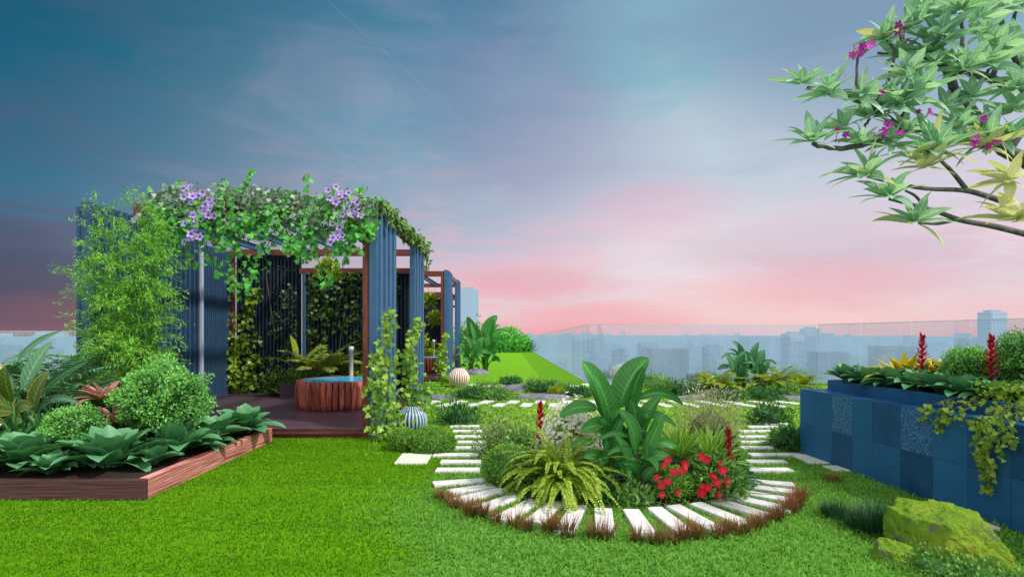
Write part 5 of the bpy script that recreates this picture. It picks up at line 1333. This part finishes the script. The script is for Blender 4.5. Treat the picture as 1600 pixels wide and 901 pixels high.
def frosette(mb, px, py, d, s, n=15):
    c_ = tp(px, py, d); ax = np.array([random.gauss(-.25, .3), random.gauss(-.55, .3), random.uniform(.3, .8)]); ax /= np.linalg.norm(ax)
    for i in range(n):
        t = i / n; sc_ = s * .325 * (1 - .35 * t) * random.uniform(.85, 1.15)
        r_ = np.cross(ax, rdir(1)[0]); a_ = i * 2.39996
        e1 = np.cross(ax, [0.3, .2, .93]); e1 /= np.linalg.norm(e1); e2 = np.cross(ax, e1)
        rad = e1 * math.cos(a_) + e2 * math.sin(a_); d_ = rad * math.cos(.15 + t * 1.0) + ax * math.sin(.15 + t * 1.0)
        az_ = math.atan2(d_[1], d_[0]); el_ = math.asin(max(-1, min(1, d_[2])))
        strip(mb, c_ + d_ * .02, az_, el_, sc_, .092 * s * random.uniform(.8, 1.15), random.uniform(.2, .8), .22, 7, 'lance', random.uniform(.1, .9), roll=random.gauss(0, .35))
for q in ROS: frosette(mg, q[0], q[1], q[2], q[3] * .92, n=13)
for q in YEL: frosette(my, *q)
for q in ROS[4:11:2]: frosette(my, *q, n=4)
mg.build('foliage', M['frangi'], root, smooth=True); my.build('yellow_foliage', M['frangi_yellow'], root, smooth=True)
F5 = tpl_flower(5, .1)
for (px, py, d, k) in ((1340, 76, 4.5, 9), (1418, 50, 4.65, 4), (1383, 205, 4.5, 5), (1530, 216, 4.6, 4), (1373, 142, 4.5, 2), (1446, 175, 4.5, 3), (1310, 210, 4.55, 2), (1540, 183, 4.7, 2), (1565, 14, 5.0, 2)):
    mb = MB(); n = k
    P = rng.normal(0, .045 if k > 3 else .025, (n, 3)) * np.array([1.3, .6, .7]); nr = rng.normal(0, .6, (n, 3)) + np.array([-.2, -1, .2])
    mb.scatter(F5, P, frames(np.cross(nr, rdir(n)), nr), rng.uniform(.026, .038, n), rng.uniform(.1, .9, n))
    for q in P: mb.tube([tuple(q), tuple(q * .3 + np.array([0, .04, -.06]))], .003, 4, .2)
    mb.build('flower_cluster', M['petal_magenta'], root, loc=tuple(tp(px, py, d)))

# ------------------------------------------------------------------ mossy rocks
def moss_mat():
    m = bpy.data.materials.new('mossy_rock'); nt, N, L = nodes_of(m)
    v = obj_co(nt); n1 = noise_tex(nt, 5, 6, .65, v); n2 = noise_tex(nt, 34, 5, .7, v); n3 = noise_tex(nt, 2.3, 3, .5, v)
    moss = mixc(nt, n2, (.04, .17, .008), (.38, .62, .05)); moss = mixc(nt, ramp(nt, n3, [(.45, 0.), (.62, .6)]), moss, mixc(nt, n2, (.18, .30, .01), (.60, .66, .08)))
    rock = mixc(nt, n2, (.10, .10, .08), (.38, .37, .32))
    g = nd(nt, 'ShaderNodeNewGeometry'); s = nd(nt, 'ShaderNodeSeparateXYZ'); L.new(g.outputs['Normal'], s.inputs[0])
    f = ramp(nt, mth(nt, 'ADD', mth(nt, 'MULTIPLY', s.outputs[2], .12), n1), [(.40, 0.), (.47, 1.)])
    p = nd(nt, 'ShaderNodeBsdfPrincipled'); L.new(mixc(nt, f, rock, moss), p.inputs['Base Color']); p.inputs['Roughness'].default_value = .85; p.inputs['Specular IOR Level'].default_value = .15
    b = nd(nt, 'ShaderNodeBump'); b.inputs['Strength'].default_value = 1; b.inputs['Distance'].default_value = .05; L.new(n2, b.inputs['Height']); L.new(b.outputs[0], p.inputs['Normal'])
    L.new(p.outputs[0], nd(nt, 'ShaderNodeOutputMaterial').inputs[0]); return m
M['moss'] = moss_mat()
def rock(loc, sx, sy, sz, rz, label, seed, shape):
    import bmesh
    bm = bmesh.new(); bmesh.ops.create_icosphere(bm, subdivisions=6, radius=1)
    rr_ = random.Random(seed); planes = [(Vector((rr_.gauss(0, 1), rr_.gauss(0, 1), abs(rr_.gauss(0, .8)))).normalized(), rr_.uniform(.68, .9)) for _ in range(16)]
    for v in bm.verts:
        d = v.co.normalized(); r_ = 1.0
        for n_, h_ in planes:
            q = d.dot(n_)
            if q > .05: r_ = min(r_, h_ / q)
        r_ += .06 * mnoise.noise(d * 3 + Vector((seed, 0, 0))) + .035 * mnoise.noise(d * 8) + .022 * mnoise.noise(d * 19) + .014 * mnoise.noise(d * 45)
        q = d * r_; q = Vector((q.x * sx, q.y * sy, q.z * sz)); shape(q); v.co = q
    for f in bm.faces: f.smooth = True
    me = bpy.data.meshes.new('mossy_rock'); bm.to_mesh(me); bm.free(); me.materials.append(M['moss'])
    o = bpy.data.objects.new('mossy_rock', me); col.objects.link(o); o.location = loc; o.rotation_euler = (0, 0, rz)
    return tag(o, label, 'rock')
def wedge(q): q.z *= (1.0 - .30 * q.x / .48); q.z = max(q.z, -.06)
rock((3.13, 4.12, .0), .47, .30, .42, R(-50), 'large moss covered rock at the foot of the blue planter', 5, wedge)
rock((2.66, 4.02, .02), .155, .14, .155, .4, 'small moss covered rock in front of the dark grass tuft', 8, lambda q: None)
for i, (x, y, rx, rz_) in enumerate(((2.82, 3.84, .26, .10), (3.02, 3.74, .24, .09))):
    shrub((x, y, 0), rx, rz_, ('small leaved ground cover in front of the gap between the mossy rocks', 'small leaved ground cover in front of the large mossy rock')[i], 'bush_mid', 900, .028, lump=.2, aspect=.6, name='ground_cover')
tuft((3.42, 6.15, 0), .3, .10, 160, 'red_grass', 'low reddish grass along the planter foot near the small paver', .008, lean=.7)
tuft((3.62, 4.95, 0), .3, .09, 140, 'red_grass', 'low reddish grass along the planter foot behind the large rock', .008, lean=.7)

# ------------------------------------------------------------------ grass
def foot_mask(p):
    m = np.zeros(len(p), bool)
    for cx, cy, a, l, h in FOOT:
        dx, dy = p[:, 0] - cx, p[:, 1] - cy
        u_, v_ = dx * math.cos(a) + dy * math.sin(a), -dx * math.sin(a) + dy * math.cos(a)
        m |= (abs(u_) < l - .018 * rng.random(len(p)) ** 2 * 2) & (abs(v_) < h - .022 * rng.random(len(p)) ** 2 * 1.5)
    return m
def blocked(p):
    x, y = p[:, 0], p[:, 1]
    m = (x < -3.46) & (y > 5.43) & (y < 8.36)
    m |= (x < PX0 + .05) & (y > PY0 - .02) & (y < 36)
    m |= (np.hypot(x - BC[0], y - BC[1]) < 1.2)
    m |= (x > 3.73 + .102 * (7.46 - y) - .01) & (y < 7.48)
    return m | foot_mask(p)
def field(n, y0, y1, xlim):
    y = np.sqrt(rng.uniform(y0 ** 2, y1 ** 2, n)); x = rng.uniform(-.93, .93, n) * y
    p = np.stack([x, y, np.zeros(n)], 1); return p[xlim(x, y)]
def grass(name, p, h, wd, mat, lean=.5):
    p = p[~blocked(p)]; n = len(p)
    d = np.stack([rng.normal(0, lean, n), rng.normal(0, lean, n), np.ones(n)], 1); up = rng.normal(0, 1, (n, 3)) * np.array([1, 1, .1]) + np.array([0, -.7, 0])
    pt = np.array([mnoise.noise((a * .9, b * 2.2, 0)) + .6 * mnoise.noise((a * 4, b * 6, 3)) for a, b, _ in p])
    hs = h * rng.uniform(.55, 1.3, n) * (1 + .25 * pt)
    sc_ = 1 + np.clip(p[:, 1] - 6, 0, 12) * .09
    mb = MB(); mb.scatter(BLADE, p, frames(d, up), np.stack([wd * sc_ * rng.uniform(.7, 1.3, n), hs, hs], 1), np.clip(.5 + .55 * pt + rng.normal(0, .26, n), 0, 1))
    return struct(mb.build(name, mat), 'stuff')
edge_x = lambda x, y: -.85 + .35 * np.sin(y * 2.1) + rng.normal(0, .28, len(x))
grass('mown_grass', field(210000, 3.5, 9.0, lambda x, y: x < edge_x(x, y)), .034, .0065, M['grass_left'])
grass('coarse_grass', field(170000, 3.5, 9.0, lambda x, y: (x > edge_x(x, y)) & (y < 8.2 + rng.normal(0, .5, len(x)))), .045, .009, M['grass_right'], .65)
p = field(90000, 7.2, 17.5, lambda x, y: (x > -2.0) & (y > 7.9 + rng.normal(0, .5, len(x))))
p = p[rng.random(len(p)) < np.clip(1.2 - p[:, 1] * .03, .4, 1)]
grass('ground_cover', p, .05, .022, M['cover'], .9)

# ------------------------------------------------------------------ glass balustrades
def glass_mat():
    m = bpy.data.materials.new('streaked_glass'); nt, N, L = nodes_of(m)
    v = obj_co(nt, (1, 1, .035)); n1 = noise_tex(nt, 7, 5, .7, v); n2 = noise_tex(nt, .8, 2, .5, obj_co(nt))
    f = mth(nt, 'ADD', ramp(nt, n1, [(.3, .20), (.5, .29), (.75, .52)]), mth(nt, 'MULTIPLY_ADD', n2, .2, -.1), clamp=True)
    tr = nd(nt, 'ShaderNodeBsdfTransparent'); tr.inputs[0].default_value = (.84, .93, .97, 1)
    df = nd(nt, 'ShaderNodeBsdfDiffuse'); df.inputs[0].default_value = (*srgb(205, 214, 236), 1)
    tl = nd(nt, 'ShaderNodeBsdfTranslucent'); tl.inputs[0].default_value = (*srgb(205, 214, 236), 1)
    m1 = nd(nt, 'ShaderNodeMixShader'); m1.inputs[0].default_value = .5; L.new(df.outputs[0], m1.inputs[1]); L.new(tl.outputs[0], m1.inputs[2])
    m2 = nd(nt, 'ShaderNodeMixShader'); L.new(f, m2.inputs[0]); L.new(tr.outputs[0], m2.inputs[1]); L.new(m1.outputs[0], m2.inputs[2])
    gl = nd(nt, 'ShaderNodeBsdfGlossy'); gl.inputs['Roughness'].default_value = .03
    m3 = nd(nt, 'ShaderNodeMixShader'); m3.inputs[0].default_value = .10; L.new(m2.outputs[0], m3.inputs[1]); L.new(gl.outputs[0], m3.inputs[2])
    L.new(m3.outputs[0], nd(nt, 'ShaderNodeOutputMaterial').inputs[0]); return m
M['glass'] = glass_mat()
M['rail'] = surf_mat('glass_edge', (.45, .52, .58), (.6, .66, .72), nscale=5, rough=.3, bump=0)
def balustrade(p0, p1, h0, h1, n, label, geo=False):
    p0, p1 = np.array(p0), np.array(p1); L_ = np.linalg.norm(p1 - p0); d = (p1 - p0) / L_; nr = np.array([-d[1], d[0]]) * .006
    root = thing('glass_balustrade', label, 'balustrade', (p0[0], p0[1], 0))
    ts = np.linspace(0, 1, n + 1) ** (1.9 if geo else 1)
    for i in range(n):
        a, b = ts[i] * L_ + .006, ts[i + 1] * L_ - .006; ha, hb = h0 + (h1 - h0) * ts[i], h0 + (h1 - h0) * ts[i + 1]
        q = MB(); A_, B_ = d * a, d * b
        V = [(A_[0] - nr[0], A_[1] - nr[1], .02), (B_[0] - nr[0], B_[1] - nr[1], .02), (B_[0] - nr[0], B_[1] - nr[1], hb), (A_[0] - nr[0], A_[1] - nr[1], ha), (A_[0] + nr[0], A_[1] + nr[1], .02), (B_[0] + nr[0], B_[1] + nr[1], .02), (B_[0] + nr[0], B_[1] + nr[1], hb), (A_[0] + nr[0], A_[1] + nr[1], ha)]
        q.add(V[:4], [(0, 1, 2, 3)])
        q.build('pane', M['glass'], root)
    q = MB(); q.tube([(0, 0, .01), tuple(d * L_) + (.01,)], .012, 6); q.build('base_rail', M['rail'], root)
    q = MB(); q.tube([(0, 0, h0), tuple(d * L_) + (h1,)], .006, 6); q.build('top_rail', M['rail'], root)
balustrade((2.36, 17.5), (9.4, 17.8), 1.80, 1.80, 6, 'glass balustrade along the rear edge behind the flat rocks')
balustrade((9.42, 17.78), (13.2, 10.6), 1.80, 1.95, 6, 'glass balustrade on the right running behind the blue planter')
balustrade((2.34, 17.5), (1.54, 46.3), 1.80, 1.22, 12, 'long glass balustrade running away along the mown lawn', True)
balustrade((-15.5, 13.6), (-6.95, 13.6), 1.595, 1.595, 5, 'glass balustrade at the left behind the palms')

# ------------------------------------------------------------------ the city below
GZ = -62.0
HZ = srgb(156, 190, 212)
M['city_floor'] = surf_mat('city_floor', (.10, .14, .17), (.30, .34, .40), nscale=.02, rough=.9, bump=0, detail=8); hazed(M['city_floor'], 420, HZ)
mb = MB(); k = 48; V = [(0, 0, GZ)] + [(9000 * math.cos(2 * math.pi * i / k), 9000 * math.sin(2 * math.pi * i / k), GZ) for i in range(k)]
mb.add(V, [(0, i + 1, (i + 1) % k + 1) for i in range(k)]); struct(mb.build('city_ground', M['city_floor']))
def tower_mat(name, wall, glass, sx=.28, sz=.3, D=520):
    m = bpy.data.materials.new(name); nt, N, L = nodes_of(m)
    tcx = nd(nt, 'ShaderNodeTexCoord').outputs['Object']; s = nd(nt, 'ShaderNodeSeparateXYZ'); L.new(tcx, s.inputs[0])
    hx = mth(nt, 'FRACT', mth(nt, 'MULTIPLY', mth(nt, 'ADD', s.outputs[0], s.outputs[1]), sx)); hz = mth(nt, 'FRACT', mth(nt, 'MULTIPLY', s.outputs[2], sz))
    win = mth(nt, 'MULTIPLY', mth(nt, 'GREATER_THAN', hx, .38), mth(nt, 'GREATER_THAN', hz, .42))
    a_ = nd(nt, 'ShaderNodeAttribute', attribute_name='leaf'); sep = nd(nt, 'ShaderNodeSeparateColor'); L.new(a_.outputs['Color'], sep.inputs[0])
    w_ = mixc(nt, 1.0, wall, mixc(nt, sep.outputs[0], (.45, .5, .55), (1.5, 1.45, 1.4)), 'MULTIPLY')
    p = nd(nt, 'ShaderNodeBsdfPrincipled'); L.new(mixc(nt, win, w_, glass), p.inputs['Base Color']); p.inputs['Roughness'].default_value = .4
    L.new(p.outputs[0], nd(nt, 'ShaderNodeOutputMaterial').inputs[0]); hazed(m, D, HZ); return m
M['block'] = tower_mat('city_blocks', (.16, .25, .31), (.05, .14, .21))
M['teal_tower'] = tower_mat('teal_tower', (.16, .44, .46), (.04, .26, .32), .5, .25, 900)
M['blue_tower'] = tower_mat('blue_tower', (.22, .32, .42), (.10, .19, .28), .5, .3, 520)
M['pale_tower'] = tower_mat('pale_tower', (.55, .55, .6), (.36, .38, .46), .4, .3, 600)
mb = MB()
for i in range(4200):
    d = 120 + 2600 * random.random() ** 1.5; a = random.uniform(-.9, .9); x, y = d * math.tan(a), d
    s_ = random.uniform(5, 15) * (1 + d / 1500); hgt = min(56 + d * .003, random.expovariate(1 / 13) + 4)
    if abs(a) < .35 and d < 190 and hgt > 30: continue
    mb.box(x - s_ / 2, x + s_ / 2, y - s_ / 2, y + s_ * random.uniform(.3, 1), GZ, GZ + hgt, random.random())
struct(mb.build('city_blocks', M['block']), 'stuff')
def tower(px0, px1, ytop, dist, mat, label, depth=None, extra=None):
    x0, x1 = (px0 - CX) / F * dist, (px1 - CX) / F * dist; zt = EYE - (ytop - HY) / F * dist; w_ = (x1 - x0); dp = depth or w_
    root = thing('tower', label, 'tower', ((x0 + x1) / 2, dist, GZ))
    mb = MB(); mb.box(-w_ / 2, w_ / 2, 0, dp, 0, zt - GZ); mb.box(-w_ * .3, w_ * .3, dp * .2, dp * .8, zt - GZ, zt - GZ + w_ * .12, .3)
    mb.build('body', M[mat], root)
    if extra:
        for (a, b, z0, z1, mt) in extra:
            q = MB(); q.box(a * w_, b * w_, -w_ * .06, -.02, (zt - GZ) * z0, (zt - GZ) * z1); q.build('facade_bay', M[mt], root)
    return root
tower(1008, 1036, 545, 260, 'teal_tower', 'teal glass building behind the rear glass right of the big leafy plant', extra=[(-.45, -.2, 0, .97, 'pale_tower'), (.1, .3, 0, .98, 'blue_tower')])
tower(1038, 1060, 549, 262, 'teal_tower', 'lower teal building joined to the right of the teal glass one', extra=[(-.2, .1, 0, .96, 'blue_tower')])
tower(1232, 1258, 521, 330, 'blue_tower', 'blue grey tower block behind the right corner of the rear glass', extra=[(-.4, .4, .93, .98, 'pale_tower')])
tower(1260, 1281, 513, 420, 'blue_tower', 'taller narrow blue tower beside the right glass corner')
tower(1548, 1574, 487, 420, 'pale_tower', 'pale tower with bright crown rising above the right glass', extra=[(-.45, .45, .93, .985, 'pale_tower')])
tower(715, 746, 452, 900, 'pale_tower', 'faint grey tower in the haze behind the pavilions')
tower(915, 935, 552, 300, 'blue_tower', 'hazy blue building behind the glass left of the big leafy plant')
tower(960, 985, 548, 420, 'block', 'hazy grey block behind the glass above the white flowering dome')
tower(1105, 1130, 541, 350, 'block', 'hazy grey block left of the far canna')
